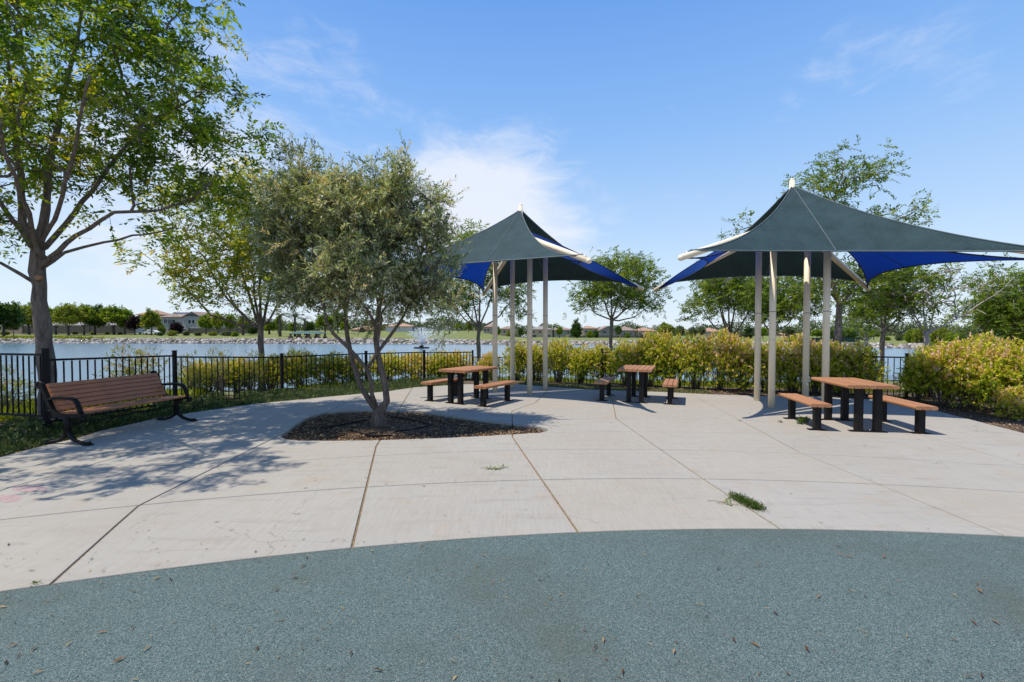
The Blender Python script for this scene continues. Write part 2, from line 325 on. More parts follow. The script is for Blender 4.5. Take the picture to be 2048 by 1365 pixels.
# ------------------------------------------------------------------ plan geometry
def P2(l): return [tuple(gp(*q)[:2]) for q in l]
EDGE = [(-16, -4), (-12, 2.0)] + P2([(0, 915), (79, 894), (158, 876), (198, 863), (316, 837), (396, 824), (512, 808), (644, 795), (776, 783), (829, 775), (930, 769), (1024, 768), (1095, 774), (1188, 780), (1314, 784), (1420, 789), (1536, 793), (1650, 794), (1800, 803), (1900, 829), (2048, 867)]) + [(8.6, 5.2), (10.5, 1), (12, -4)]
LAKE = [(-230, -40), (-60, 2), (-38, 12), (-24, 20), (-12, 25), (0, 27), (12, 27), (25, 29), (42, 38), (60, 48), (70, 62), (66, 80), (40, 92), (0, 100), (-40, 105), (-100, 108), (-230, 112)]
def seg_dist(X, Y, poly, closed):
    n = len(poly); best = np.full(X.shape, 1e9)
    for i in range(n if closed else n - 1):
        ax, ay = poly[i]; bx, by = poly[(i + 1) % n]; dx, dy = bx - ax, by - ay
        t = np.clip(((X - ax) * dx + (Y - ay) * dy) / (dx * dx + dy * dy), 0, 1)
        best = np.minimum(best, np.hypot(X - ax - t * dx, Y - ay - t * dy))
    return best
def inside(X, Y, poly):
    c = np.zeros(X.shape, bool); n = len(poly); j = n - 1
    for i in range(n):
        xi, yi = poly[i]; xj, yj = poly[j]
        c ^= ((yi > Y) != (yj > Y)) & (X < (xj - xi) * (Y - yi) / (yj - yi + 1e-12) + xi); j = i
    return c
def sstep(a, b, x): t = np.clip((x - a) / (b - a), 0, 1); return t * t * (3 - 2 * t)
WZ = -1.5
def terrain(X, Y):
    X = np.asarray(X, float); Y = np.asarray(Y, float)
    dp = np.where(inside(X, Y, EDGE), 0, seg_dist(X, Y, EDGE, False)); dl = seg_dist(X, Y, LAKE, True); il = inside(X, Y, LAKE)
    t = dp / (dp + dl + 1e-6); near = -.05 - 1.5 * sstep(0.02, 1.0, t) ** 1.0 * 1.0
    near = np.where(inside(X, Y, EDGE), -.30, near)
    east = sstep(-30, 10, X)
    farl = np.interp(dl, [0, 1.2, 3, 12, 45, 100, 600], [-1.55, -.9, -.62, -.45, .2, .7, 1.5])
    farr = np.interp(dl, [0, 1.2, 3, 12, 45, 160, 600], [-1.55, -1.15, -1.0, -1.0, -1.15, -2.7, -2.9])
    far = farl * (1 - east) + farr * east
    w = sstep(38, 62, dp + 0 * X); z = near * (1 - w) + far * w
    return np.where(il, WZ - np.minimum(1.2, dl * .25) - .05, z)
def T(x, y): return float(terrain(np.array([x]), np.array([y]))[0])
def mk_ground():
    xs = np.concatenate([np.linspace(-900, -230, 12), np.linspace(-215, -45, 60), np.linspace(-42, -14, 30), np.linspace(-13.5, 16, 110), np.linspace(17, 75, 60), np.linspace(80, 230, 40), np.linspace(260, 900, 12)])
    ys = np.concatenate([np.linspace(-300, -20, 10), np.linspace(-15, 3, 14), np.linspace(3.3, 20, 90), np.linspace(20.6, 55, 60), np.linspace(56, 130, 110), np.linspace(135, 330, 40), np.linspace(380, 2200, 14)])
    X, Y = np.meshgrid(xs, ys); Z = terrain(X, Y); V = np.stack([X, Y, Z], -1).reshape(-1, 3); nx = len(xs); ny = len(ys)
    i = np.arange(nx - 1); j = np.arange(ny - 1); I, J = np.meshgrid(i, j); a = (J * nx + I).ravel()
    F = np.stack([a, a + 1, a + 1 + nx, a + nx], 1)
    link('ground', np_mesh('ground', V, F, M['ground'], smooth=True), kind='structure', label='soil, mulch and lawn ground sloping down to the lake')
    LW = []
    mb = MB(); mb.add([(x, y, WZ) for x, y in ((-700, -60), (95, -60), (95, 125), (-700, 125))], [(0, 1, 2, 3)])
    # lake follows its shore: clip the sheet to a slightly larger outline than the basin
    cxl, cyl = -40, 60
    mb = MB(); pts = [(x + (1.2 if x > -200 and False else 0), y, WZ) for x, y in LAKE]; mb.add(pts, [tuple(range(len(pts)))])
    o = mb.build('lake', M['water'], kind='structure', label='blue rippled lake behind the fence')
mk_ground()
# ------------------------------------------------------------------ plaza: concrete slabs, rubber play surface
C0 = ((1.93, -11.04), 14.81)
def circ(c, r): return lambda x: c[1] + math.sqrt(max(.01, r * r - (x - c[0]) ** 2))
ring0 = circ(*C0)
RINGS = [ring0, circ((1.44, -10.84), 15.9), circ((1.25, -8.07), 14.38), circ((2.0, -7.2), 14.6), circ((2.0, -6.2), 14.7), lambda x: 10.7, lambda x: 14.5, lambda x: 17]
RADS = [[(-12, -5), (-12, 20)], [(-7.3, -1), (-7.0, 5), (-7.0, 20)], [(-4.75, 1.5), (-5.2, 4.8), (-5.0, 6.2), (-5.3, 16)], [(-2.96, 2.95), (-3.46, 4.26), (-3.55, 6.03), (-3.9, 16)], [(-1.2, 3.45), (-1.9, 6.47), (-3.2, 16)],
        [(.53, 3.73), (.01, 7.02), (.0, 9.3), (.53, 10.4), (1.7, 16)], [(2.2, 3.78), (2.09, 5.07), (1.91, 8.48), (2.34, 10.8), (2.8, 16)], [(3.9, 3.66), (3.87, 4.85), (3.83, 6.15), (4.53, 11.6), (4.9, 16)], [(5.9, 2), (6.1, 5), (6.4, 7.5), (7.2, 16)], [(8.3, -1), (8.3, 5), (8.6, 16)], [(13, -5), (13, 20)]]
def radx(r, y):
    ys = [p[1] for p in r]; xs = [p[0] for p in r]
    if y < ys[0]: k = (xs[1] - xs[0]) / (ys[1] - ys[0]); return xs[0] + k * (y - ys[0])
    return float(np.interp(y, ys, xs))
PLANTER_PX = [(560, 873), (575, 862), (590, 850), (615, 835), (650, 825), (700, 821), (770, 820.5), (840, 823), (900, 832), (960, 840), (1020, 847), (1070, 852), (1095, 858), (1096, 862), (1080, 866), (1030, 869), (960, 873), (900, 876), (820, 879), (750, 881), (670, 882), (600, 882), (570, 879)]
PL = P2(PLANTER_PX)
def cellpoly(i, j, gr, gc):
    r0, r1 = RADS[j], RADS[j + 1]; a, b = RINGS[i], RINGS[i + 1]
    def corner(r, rg, sx, sy):
        y = 5.
        for _ in range(30): x = radx(r, y) + sx; y = .5 * y + .5 * (rg(x) + sy)
        return radx(r, y) + sx, y
    bl = corner(r0, a, gr, gc); br = corner(r1, a, -gr, gc); tr = corner(r1, b, -gr, -gc); tl = corner(r0, b, gr, -gc); p = []
    n = 6
    for k in range(n): x = bl[0] + (br[0] - bl[0]) * k / n; p.append((x, a(x) + gc))
    ys = [br[1] + (tr[1] - br[1]) * k / 3 for k in range(3)]; ys = sorted(set(ys + [q[1] for q in r1 if br[1] + .05 < q[1] < tr[1] - .05])); p += [(radx(r1, y) - gr, y) for y in ys]
    for k in range(n): x = tr[0] + (tl[0] - tr[0]) * k / n; p.append((x, b(x) - gc))
    ys = [tl[1] + (bl[1] - tl[1]) * k / 3 for k in range(3)]; ys = sorted(set(ys + [q[1] for q in r0 if bl[1] + .05 < q[1] < tl[1] - .05]), reverse=True); p += [(radx(r0, y) + gr, y) for y in ys]
    return p
def mk_plaza():
    pz = empty('paved_plaza', (0, 0, 0), kind='structure', label='pale concrete plaza of large slabs with dark grit joints')
    cut = MB().prism([tuple(p) for p in reversed(PL)][::-1], -.5, .5).mesh('cut', M['concrete']); co = bpy.data.objects.new('cut', cut)
    keep = MB().prism(list(reversed(EDGE)), -.6, .6).mesh('keep', M['concrete']); ko = bpy.data.objects.new('keep', keep)
    for m_ in (cut, keep):
        bm = bmesh.new(); bm.from_mesh(m_); bmesh.ops.recalc_face_normals(bm, faces=bm.faces); bm.to_mesh(m_); bm.free()
    col.objects.link(co); col.objects.link(ko); tmp = []
    plc = np.array(PL)
    for i in range(len(RINGS) - 1):
        for j in range(len(RADS) - 1):
            gr = .009 if j != 6 else .007; gc = .009 if i in (0, 1) else .004
            if i >= 4: gr = .006
            A_ = cellpoly(i, j, .001 + gr, gc); B_ = cellpoly(i, j, gr + .004, gc + .003)
            if len(A_) != len(B_): B_ = A_
            Aa = np.array(A_)
            if Aa[:, 1].min() > 15.5: continue
            if not inside(Aa[:, 0], Aa[:, 1], EDGE).any() and seg_dist(Aa[:, 0], Aa[:, 1], EDGE, False).min() > 2: continue
            mb = MB(); n = len(A_)
            vs = [(x, y, -.12) for x, y in A_] + [(x, y, -.005) for x, y in A_] + [(x, y, 0) for x, y in B_]
            fs = [tuple(reversed(range(n)))] + [(k, (k + 1) % n, n + (k + 1) % n, n + k) for k in range(n)] + [(n + k, n + (k + 1) % n, 2 * n + (k + 1) % n, 2 * n + k) for k in range(n)] + [tuple(range(2 * n, 3 * n))]
            mb.add(vs, fs); me = mb.mesh('concrete_slab', M['concrete'])
            bm = bmesh.new(); bm.from_mesh(me); bmesh.ops.recalc_face_normals(bm, faces=bm.faces); bm.to_mesh(me); bm.free()
            o = bpy.data.objects.new('concrete_slab', me); col.objects.link(o); o.parent = pz
            m1 = o.modifiers.new('k', 'BOOLEAN'); m1.operation = 'INTERSECT'; m1.object = ko; m1.solver = 'EXACT'
            if Aa[:, 0].min() < plc[:, 0].max() and Aa[:, 0].max() > plc[:, 0].min() and Aa[:, 1].min() < plc[:, 1].max() and Aa[:, 1].max() > plc[:, 1].min():
                m2 = o.modifiers.new('c', 'BOOLEAN'); m2.operation = 'DIFFERENCE'; m2.object = co; m2.solver = 'EXACT'
            tmp.append(o)
    dg = bpy.context.evaluated_depsgraph_get()
    news = [(o, bpy.data.meshes.new_from_object(o.evaluated_get(dg))) for o in tmp]
    for o, me in news:
        o.modifiers.clear(); o.data = me
        if len(me.polygons) == 0: bpy.data.objects.remove(o)
    bpy.data.objects.remove(co); bpy.data.objects.remove(ko)
    E2 = [(p[0] * .995, p[1] - .03) for p in EDGE]
    # grit bed under the joints, left open at the planter
    bm = bmesh.new(); vs = [bm.verts.new((x, y, -.011)) for x, y in E2]; hv = [bm.verts.new((x, y, -.011)) for x, y in PL]
    ed = [bm.edges.new((vs[k], vs[(k + 1) % len(vs)])) for k in range(len(vs))] + [bm.edges.new((hv[k], hv[(k + 1) % len(hv)])) for k in range(len(hv))]
    bmesh.ops.triangle_fill(bm, use_beauty=True, use_dissolve=False, edges=ed); me = bpy.data.meshes.new('joint_grit'); bm.to_mesh(me); bm.free(); me.materials.append(M['grit'])
    link('joint_grit', me, pz, kind='stuff')
    # rubber surface disc
    a0 = math.atan2(-4 + 11.04, -20); pts = []
    for k in range(97):
        x = -11.5 + 25 * k / 96
        if abs(x - 1.93) < 14.7: pts.append((x, ring0(x) - .004))
    poly = [(pts[0][0], -9)] + [(pts[-1][0], -9)] + pts[::-1]
    MB().prism(poly, -.1, -.002).build('rubber_play_surface', M['rubber'], kind='structure', label='blue green rubber granule play surface in front of the slabs')
mk_plaza()
# ------------------------------------------------------------------ scatter primitives
def rand_dirs(n, zlo=-1, zhi=1):
    z = rng.uniform(zlo, zhi, n); a = rng.uniform(0, 2 * np.pi, n); r = np.sqrt(1 - z * z); return np.stack([r * np.cos(a), r * np.sin(a), z], 1)
def norm(v): return v / (np.linalg.norm(v, axis=-1, keepdims=True) + 1e-9)
def leaves(P, D, Nn, Ln, W, fold=.0):
    """rhombic leaf quads from base points P along D"""
    D = norm(D); S = norm(np.cross(D, Nn)); L = Ln[:, None]; W = W[:, None]
    up = np.cross(S, D)
    v0 = P; v1 = P + D * L * .45 + S * W * .5 + up * W * fold; v2 = P + D * L; v3 = P + D * L * .45 - S * W * .5 + up * W * fold
    V = np.stack([v0, v1, v2, v3], 1).reshape(-1, 3); n = len(P); F = (np.arange(n) * 4)[:, None] + np.arange(4)[None]; return V, F
def merge(parts):
    Vs = []; Fs = []; Ts = []; o = 0
    for V, F, t in parts: Vs.append(V); Fs.append(F + o); Ts.append(t); o += len(V)
    return np.concatenate(Vs), np.concatenate(Fs), np.concatenate(Ts)
def in_poly_pts(poly, n):
    a = np.array(poly); lo = a.min(0); hi = a.max(0); out = np.zeros((0, 2))
    while len(out) < n:
        q = rng.uniform(lo, hi, (n * 2, 2)); out = np.concatenate([out, q[inside(q[:, 0], q[:, 1], poly)]])
    return out[:n]
# ------------------------------------------------------------------ trees
def ell_pts(ells, n, shell=.0):
    w = np.array([e[3] * e[4] * e[5] for e in ells]); w = w / w.sum(); k = rng.choice(len(ells), n, p=w); E = np.array(ells)[k]
    d = rand_dirs(n); r = (shell + (1 - shell) * rng.uniform(0, 1, n)) ** (1 / 2.2); return E[:, :3] + d * r[:, None] * E[:, 3:6]
def grow(limbs, targets, tipr=.006, powr=.44, seg=.22, jit=.03, pen=.35, rmax=None):
    pos = []; par = []; fixed = {}
    for li, (pts, r0, r1) in enumerate(limbs):
        pts = [Vector(p) for p in pts]
        if pos and li: # attach to nearest existing node
            d = [(Vector(p) - pts[0]).length for p in pos]; prev = int(np.argmin(d))
        else: prev = -1
        tot = sum((pts[i + 1] - pts[i]).length for i in range(len(pts) - 1)); run = 0
        if prev == -1: pos.append(pts[0]); par.append(-1); prev = 0; fixed[0] = r0
        for i in range(len(pts) - 1):
            L = (pts[i + 1] - pts[i]).length; m = max(1, int(L / (seg * 1.0)))
            for k in range(1, m + 1):
                p = pts[i].lerp(pts[i + 1], k / m)
                if i > 0 or True: p = p + Vector(rng.normal(0, jit * .35, 3))
                run += L / m; pos.append(p); par.append(prev); prev = len(pos) - 1; fixed[prev] = r0 + (r1 - r0) * run / tot
    start = len(pos); P = np.array([tuple(p) for p in pos]); dist = np.zeros(len(pos))
    for i in range(1, len(pos)): dist[i] = dist[par[i]] + (pos[i] - pos[par[i]]).length
    first = int(np.argmax(P[:, 2] > -1e9)); P = list(map(np.array, P)); dist = list(dist)
    root = P[0]; lowz = root[2] + .35 * (max(p[2] for p in P) - root[2])
    Parr = np.zeros((len(P) + len(targets) * 14, 3)); Darr = np.zeros(len(Parr)); Darr[:] = 1e9; n = len(P); Parr[:n] = P; Darr[:n] = dist
    elig = np.zeros(len(Parr), bool); elig[:n] = Parr[:n, 2] > lowz
    hub = Parr[:n][elig[:n]].mean(0); order = np.argsort(np.linalg.norm(targets - hub, axis=1)); tips = []
    for ti in order:
        t = targets[ti]; d = np.linalg.norm(Parr[:n] - t, axis=1) + pen * Darr[:n] * .3; d[~elig[:n]] += 5; d += np.where(Parr[:n, 2] > t[2] + .15, .6 * (Parr[:n, 2] - t[2]), 0)
        k = int(np.argmin(d)); a = Parr[k].copy(); L = np.linalg.norm(t - a)
        if L < .05: tips.append(k); continue
        pk = par[k]; pd = (a - Parr[pk]) if pk >= 0 else np.array([0, 0, 1.]); pd = pd / (np.linalg.norm(pd) + 1e-9)
        c = a + (pd * .35 + np.array([0, 0, .12])) * L; m = int(min(12, max(2, round(L / seg)))); prev = k
        for q in range(1, m + 1):
            s = q / m; p = (1 - s) ** 2 * a + 2 * s * (1 - s) * c + s * s * t
            if q < m: p = p + rng.normal(0, jit, 3)
            Parr[n] = p; Darr[n] = Darr[prev] + np.linalg.norm(p - Parr[prev]); elig[n] = True; par.append(prev); prev = n; n += 1
        tips.append(prev)
    cnt = np.zeros(n); 
    for t in tips: cnt[t] += 1
    for i in range(n - 1, 0, -1):
        cnt[par[i]] += cnt[i]
    rad = tipr * np.maximum(cnt, 1) ** powr
    for i, r in fixed.items(): rad[i] = r
    for i in range(start, n): rad[i] = min(rad[i], rad[par[i]] * .85) if par[i] < start else min(rad[i], rad[par[i]])
    return Parr[:n], par, rad, cnt, tips
def skeleton_mesh(name, P, par, rad, cnt, mat, flare=0, nsides=(10, 6, 4)):
    n = len(P); ch = [[] for _ in range(n)]
    for i in range(1, n): ch[par[i]].append(i)
    mb = MB(); stack = [(0, None)]
    while stack:
        s, pr = stack.pop(); chain = [s] if pr is None else [pr, s]; c = s
        while ch[c]:
            k = max(ch[c], key=lambda q: (rad[q], cnt[q]))
            for o in ch[c]:
                if o != k: stack.append((o, c))
            chain.append(k); c = k
        if len(chain) < 2: continue
        rr = [rad[q] * (1 + (.10 * math.sin(P[q][2] * 7.3 + P[q][0]) + .06 * math.sin(P[q][2] * 17 + P[q][1]) if rad[q] > .05 else 0)) for q in chain]
        if pr is not None: rr[0] = rr[1]
        if pr is None and flare:
            for q in range(min(4, len(rr))): rr[q] *= 1 + flare * (1 - q / 4) ** 2
        ns = nsides[0] if max(rr) > .06 else (nsides[1] if max(rr) > .02 else nsides[2])
        mb.tube([P[q] for q in chain], rr, ns, caps=True)
    return mb.mesh(name, mat)
def sprays(P, outd, per, tl, lpt, ll, lw, tint0, tvar, clump=.12, droop=0., twig=True, spread=.6, pair=True, tipt=0.):
    """twigs with leaves around each point: returns leaf (V,F,t)"""
    n = len(P); tw = np.repeat(P, per, 0) + rng.normal(0, clump, (n * per, 3))
    D = norm(np.repeat(outd, per, 0) + rng.normal(0, spread, (n * per, 3)) + np.array([0, 0, -droop])); base = np.repeat(rng.normal(0, tvar, n), per)
    L = tl * rng.uniform(.6, 1.3, n * per); m = len(tw)
    s = np.tile(np.linspace(.12, 1, lpt), m); D2 = np.repeat(D, lpt, 0); B = np.repeat(tw, lpt, 0) + D2 * (s * np.repeat(L, lpt))[:, None]; B[:, 2] -= droop * .25 * (s ** 2) * tl
    upn = norm(rng.normal(0, .5, (m, 3)) + np.array([0, 0, 1])); U = np.repeat(upn, lpt, 0); S = norm(np.cross(D2, U)); side = np.tile(np.where(np.arange(lpt) % 2 == 0, 1., -1.), m)
    if pair: LD = D2 * .55 + S * side[:, None] * .9 + rng.normal(0, .25, B.shape)
    else:
        th = rng.uniform(0, 2 * np.pi, len(B)); W = np.cross(D2, S); LD = D2 * .8 + S * np.cos(th)[:, None] * .8 + W * np.sin(th)[:, None] * .8
    k = len(B); V, F = leaves(B, LD, norm(U + rng.normal(0, .45, B.shape)), ll * rng.uniform(.7, 1.25, k), lw * rng.uniform(.75, 1.2, k), .12)
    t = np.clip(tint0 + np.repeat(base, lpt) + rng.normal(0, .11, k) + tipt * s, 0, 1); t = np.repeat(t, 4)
    parts = [(V, F, t)]
    return parts, (tw, D, L)
def twig_mesh(parts, w=.004):
    V = []; F = []; o = 0
    for tw, D, L in parts:
        S = norm(np.cross(D, rand_dirs(len(D)))) * w; e = tw + D * L[:, None] * .95; b0 = tw - D * .08
        q = np.stack([b0 - S, b0 + S, e + S * .4, e - S * .4], 1).reshape(-1, 3); V.append(q); F.append((np.arange(len(D)) * 4)[:, None] + np.arange(4)[None] + o); o += len(q)
    return np.concatenate(V), np.concatenate(F)
def make_tree(name, label, cat, limbs, ells, ntar, leaf, group=None, per=6, tl=.28, lpt=9, ll=.07, lw=.028, tint=.45, tvar=.14, bark='bark', tipr=.006, powr=.42, seg=.25, jit=.03, shell=.1, droop=.15, twigw=.004, pair=True, clump=.14, flare=.35, bare=0., pen=.35, tipt=.0, flat=1., extra=None, spread=.6):
    base = Vector(limbs[0][0][0]); root = empty(name, base, label=label, cat=cat, group=group)
    tg = ell_pts(ells, ntar, shell)
    if extra is not None: tg = np.concatenate([tg, np.array(extra)])
    P, par, rad, cnt, tips = grow(limbs, tg, tipr, powr, seg, jit, pen)
    me = skeleton_mesh('trunk', P - np.array(base), par, rad, cnt, M[bark], flare); link('trunk', me, root)
    tips = np.array(tips)
    if bare: tips = tips[rng.uniform(0, 1, len(tips)) > bare]
    pr = np.array([par[t] for t in tips]); od = norm(P[tips] - P[pr]); od[:, 2] *= flat
    # leaves also along the last stretch of each branch
    Pt = P[tips]; Pm = P[pr]; allP = np.concatenate([Pt, Pm * .6 + Pt * .4]); allD = np.concatenate([od, od])
    parts, tw = sprays(allP, allD, per, tl, lpt, ll, lw, tint, tvar, clump, droop, spread=spread, pair=pair, tipt=tipt)
    V, F, t = merge(parts); cr = link('crown', np_mesh('crown', V - np.array(base), F, M[leaf], t), root)
    if twigw:
        TV, TF = twig_mesh([tw], twigw); link('twigs', np_mesh('twigs', TV - np.array(base), TF, M[bark]), root, kind='stuff')
    return root
def W_(pxs, Y): return [at(x, y, (Y if not isinstance(Y, (list, tuple)) else Y[i])) for i, (x, y) in enumerate(pxs)]
def big_tree():
    by = 8.3; b = at(100, 800, by); b.z = T(b.x, b.y) - .05
    trunk = [b, at(90, 720, by), at(83, 650, by - .05), at(80, 600, by - .1), at(74, 545, by - .15), at(72, 500, by - .2)]
    limbs = [(trunk, .135, .10),
             (W_([(72, 500), (45, 440), (38, 330), (25, 240), (15, 120)], [8.1, 8.0, 7.8, 7.6, 7.4]), .062, .02),
             (W_([(74, 500), (90, 420), (98, 340), (120, 220), (150, 90), (170, 10)], [8.1, 8.1, 8.2, 8.3, 8.5, 8.6]), .068, .02),
             (W_([(76, 520), (130, 450), (200, 360), (255, 290), (330, 230), (400, 190)], [8.1, 8.2, 8.3, 8.5, 8.6, 8.6]), .048, .014),
             (W_([(78, 535), (150, 470), (230, 425), (320, 420), (380, 400), (430, 360)], [8.1, 8, 7.9, 7.9, 7.9, 8.0]), .045, .014),
             (W_([(82, 545), (130, 505), (210, 485), (290, 468), (350, 455)], [8.1, 8.1, 8.2, 8.2, 8.1]), .03, .01),
             (W_([(74, 575), (40, 550), (0, 525), (-80, 500)], [8.1, 8.0, 7.9, 7.8]), .035, .012),
             (W_([(74, 520), (40, 460), (-20, 380), (-110, 290)], [8.1, 7.8, 7.4, 7.0]), .05, .018),
             (W_([(72, 510), (110, 440), (140, 330), (180, 150)], [8.1, 7.6, 6.9, 6.2]), .04, .014),
             (W_([(80, 520), (60, 430), (20, 330), (-30, 150)], [8.1, 7.4, 6.5, 5.6]), .04, .014)]
    ells = [(-7.9, 7.9, 6.4, 3.1, 2.5, 2.3), (-7.4, 7.6, 5.0, 2.5, 2.1, 1.1), (-5.8, 8.5, 5.2, 1.4, 1.6, 1.3), (-5.4, 8.2, 3.9, .75, .9, .55), (-6.2, 5.2, 5.4, 1.2, 1.2, 1.0), (-7.0, 8.2, 3.5, 1.3, .8, .3), (-9.2, 7.4, 3.6, 1.6, 1.3, .8),
            (-6.9, 8.0, 7.2, 1.9, 2.2, 1.6), (-7.4, 5.2, 5.0, 1.7, 1.5, 1.1)]
    make_tree('shade_tree', 'tall green tree with forking grey trunk behind the bench at left', 'tree', limbs, ells, 470, 'leafA', per=5, tl=.30, lpt=10, ll=.10, lw=.044, tint=.45, tvar=.24, tipr=.0055, powr=.42, seg=.22, jit=.035, droop=.2, clump=.12, flat=.6)
big_tree()
def scar():
    t = [o for o in bpy.data.objects if o.name.startswith('shade_tree')][0]; p = at(80, 557, 7.99) - t.location
    mb = MB(); d = Vector((.25, -.95, .1)).normalized(); mb.tube([p, p + d * .06], [.05, .042], 12); link('branch_scar', mb.mesh('branch_scar', M['plank']), t)
scar()
def olive():
    by = 8.05; b = at(756, 856, by); b.z = -.1; c = at(756, 850, 8.0)
    limbs = [([b, at(757, 838, 8.0), at(758, 826, 8.0)], .115, .09),
             (W_([(754, 828), (738, 800), (722, 775), (712, 745), (702, 715), (697, 690), (692, 650), (688, 600), (690, 520)], [8, 8, 8, 8.05, 8.1, 8.1, 8.15, 8.2, 8.2]), .058, .022),
             (W_([(750, 822), (744, 790), (743, 762), (733, 738), (712, 710), (690, 692), (668, 668), (652, 640), (640, 590), (628, 520), (610, 430)], [7.98, 7.95, 7.9, 7.88, 7.85, 7.82, 7.8, 7.8, 7.75, 7.7, 7.7]), .042, .016),
             (W_([(762, 828), (772, 802), (770, 770), (762, 735), (756, 705), (752, 680), (754, 640), (762, 590), (775, 520), (790, 420)], [8, 7.98, 7.95, 7.95, 7.95, 7.9, 7.9, 7.9, 7.9, 7.9]), .06, .02),
             (W_([(757, 712), (775, 680), (795, 652), (815, 620), (840, 560)], [7.95, 8.0, 8.1, 8.15, 8.2]), .036, .014),
             (W_([(743, 745), (750, 715), (764, 640), (745, 560), (720, 480), (700, 390)], [7.9, 7.85, 7.8, 7.7, 7.6, 7.5]), .03, .014),
             (W_([(753, 655), (735, 620), (700, 580), (670, 560)], [7.9, 7.8, 7.6, 7.4]), .026, .012),
             (W_([(756, 630), (790, 590), (850, 570), (890, 560)], [7.9, 7.8, 7.7, 7.7]), .024, .01)]
    def E(px, py, Y, rx, ry, rz): p = at(px, py, Y); return (p.x, p.y, p.z, rx, ry, rz)
    ells = [E(715, 450, 8.0, .95, 1.1, .7), E(600, 410, 8.0, .5, .6, .5), E(575, 500, 8.0, .38, .5, .45), E(655, 345, 8.0, .32, .45, .34), E(590, 325, 8.1, .22, .35, .26), E(800, 390, 8.0, .38, .55, .4), E(860, 470, 8.0, .38, .55, .40),
            E(845, 560, 8.0, .5, .6, .36), E(885, 590, 7.8, .34, .4, .36), E(640, 560, 8.0, .55, .6, .36), E(750, 560, 7.6, .7, .5, .34), E(893, 640, 7.7, .15, .25, .26), E(568, 580, 8.1, .25, .4, .28), E(900, 510, 8.0, .25, .4, .2), E(745, 340, 8, .22, .3, .14), E(700, 540, 7.2, .5, .4, .45), E(540, 440, 8.0, .18, .3, .35), E(640, 310, 8, .1, .15, .12), E(865, 400, 8, .16, .3, .2), E(800, 340, 8, .12, .2, .12), E(690, 300, 8, .1, .1, .14), E(670, 610, 7.8, .22, .3, .2), E(705, 600, 7.9, .35, .4, .2), E(800, 610, 8.1, .4, .4, .22), E(600, 600, 8.0, .22, .3, .2), E(740, 640, 8.3, .25, .3, .14)]
    make_tree('olive_tree', 'grey-green olive tree with three twisted stems growing from the mulch planter', 'tree', limbs, ells, 500, 'leafO', per=7, tl=.24, lpt=13, ll=.078, lw=.021, tint=.52, tvar=.22, bark='obark', tipr=.0045, powr=.40, seg=.16, jit=.022, droop=-.1, clump=.10, flare=.25, pair=False, tipt=.12, spread=.75)
olive()
def park_tree(name, label, px, Y, base_py, trunkw, split, ells_px, ntar, leaf, forks, group='park trees growing beyond the fence', fr=.42, **k):
    """split = py where the trunk forks; forks = list of pixel polylines starting near the fork"""
    zb = at(px[0], base_py, Y); z0 = T(zb.x, Y); b = Vector((zb.x, Y, z0 - .05))
    limbs = [([b, at((px[0] + px[1]) / 2, (base_py + split) / 2, Y), at(px[1], split, Y)], trunkw, trunkw * .75)]
    for f in forks:
        r = trunkw * fr
        limbs.append(([at(x, y, Y + dy) for (x, y, dy) in f], r, r * .3))
    ells = []
    for (x, y, rx, ry, dy, dd) in ells_px:
        p = at(x, y, Y + dy); ells.append((p.x, p.y, p.z, rx * Y / FPX, dd, ry * Y / FPX))
    return make_tree(name, label, 'tree', limbs, ells, ntar, leaf, group=group, **k)
def fan(px, py, Y, spots):
    return [[(px, py, 0), ((px + x) / 2 + (x - px) * .08, (py + y) / 2 + abs(x - px) * .1, dy / 2), (x, y, dy)] for (x, y, dy) in spots]
K1 = dict(per=4, tl=.34, lpt=9, ll=.13, lw=.058, twigw=.005, tipr=.0065, powr=.40, seg=.4, jit=.05, clump=.2, flat=.5, flare=.2)
park_tree('park_tree', 'airy yellow-green tree between the tall tree and the olive, leaning branches', (522, 522), 16, 715, .12, 655,
          [(450, 430, 100, 60, 0, 2.4), (330, 520, 62, 22, 0, 1.6), (400, 565, 60, 28, 0, 1.8), (520, 380, 70, 45, 0, 2), (540, 500, 70, 90, 0, 2.2), (420, 500, 60, 50, 0, 2), (470, 590, 80, 25, 0, 1.6), (318, 600, 10, 4, 0, .3), (585, 570, 50, 40, 0, 2)],
          330, 'leafB', fan(522, 665, 16, [(400, 500, 0), (350, 560, -1), (450, 400, .5), (520, 380, 0), (560, 450, 1), (575, 560, 0), (440, 560, 1), (495, 470, -1)]), tint=.5, tvar=.2, **K1)
park_tree('park_tree', 'dark leafy tree close behind the left end of the nearer shade canopy', (957, 958), 22, 700, .115, 655,
          [(960, 520, 70, 50, 0, 2.4), (920, 570, 50, 45, 0, 2.2), (1010, 580, 55, 35, 0, 2.2), (905, 480, 30, 14, 0, 1), (1040, 620, 30, 16, 0, 1), (905, 620, 35, 20, 0, 1.4), (940, 470, 25, 14, 0, 1)],
          240, 'leafM', fan(958, 660, 22, [(900, 560, 0), (930, 500, .5), (960, 480, 0), (1000, 530, 0), (1030, 590, 1), (910, 610, -1)]), tint=.5, tvar=.18, **K1)
park_tree('park_tree', 'round dark green tree standing in the gap between the two canopies', (1222, 1223), 25, 690, .12, 640,
          [(1235, 545, 75, 36, 0, 2.6), (1180, 570, 34, 30, 0, 1.8), (1290, 600, 40, 30, 0, 2), (1220, 590, 60, 25, 0, 2.2), (1165, 610, 24, 18, 0, 1.2), (1300, 560, 24, 30, 0, 1.4)],
          300, 'leafM', fan(1223, 645, 25, [(1170, 600, 0), (1195, 550, 0), (1225, 520, 0), (1250, 530, .5), (1290, 560, 0), (1300, 610, 0), (1260, 600, -1)]), tint=.45, tvar=.18, **K1)
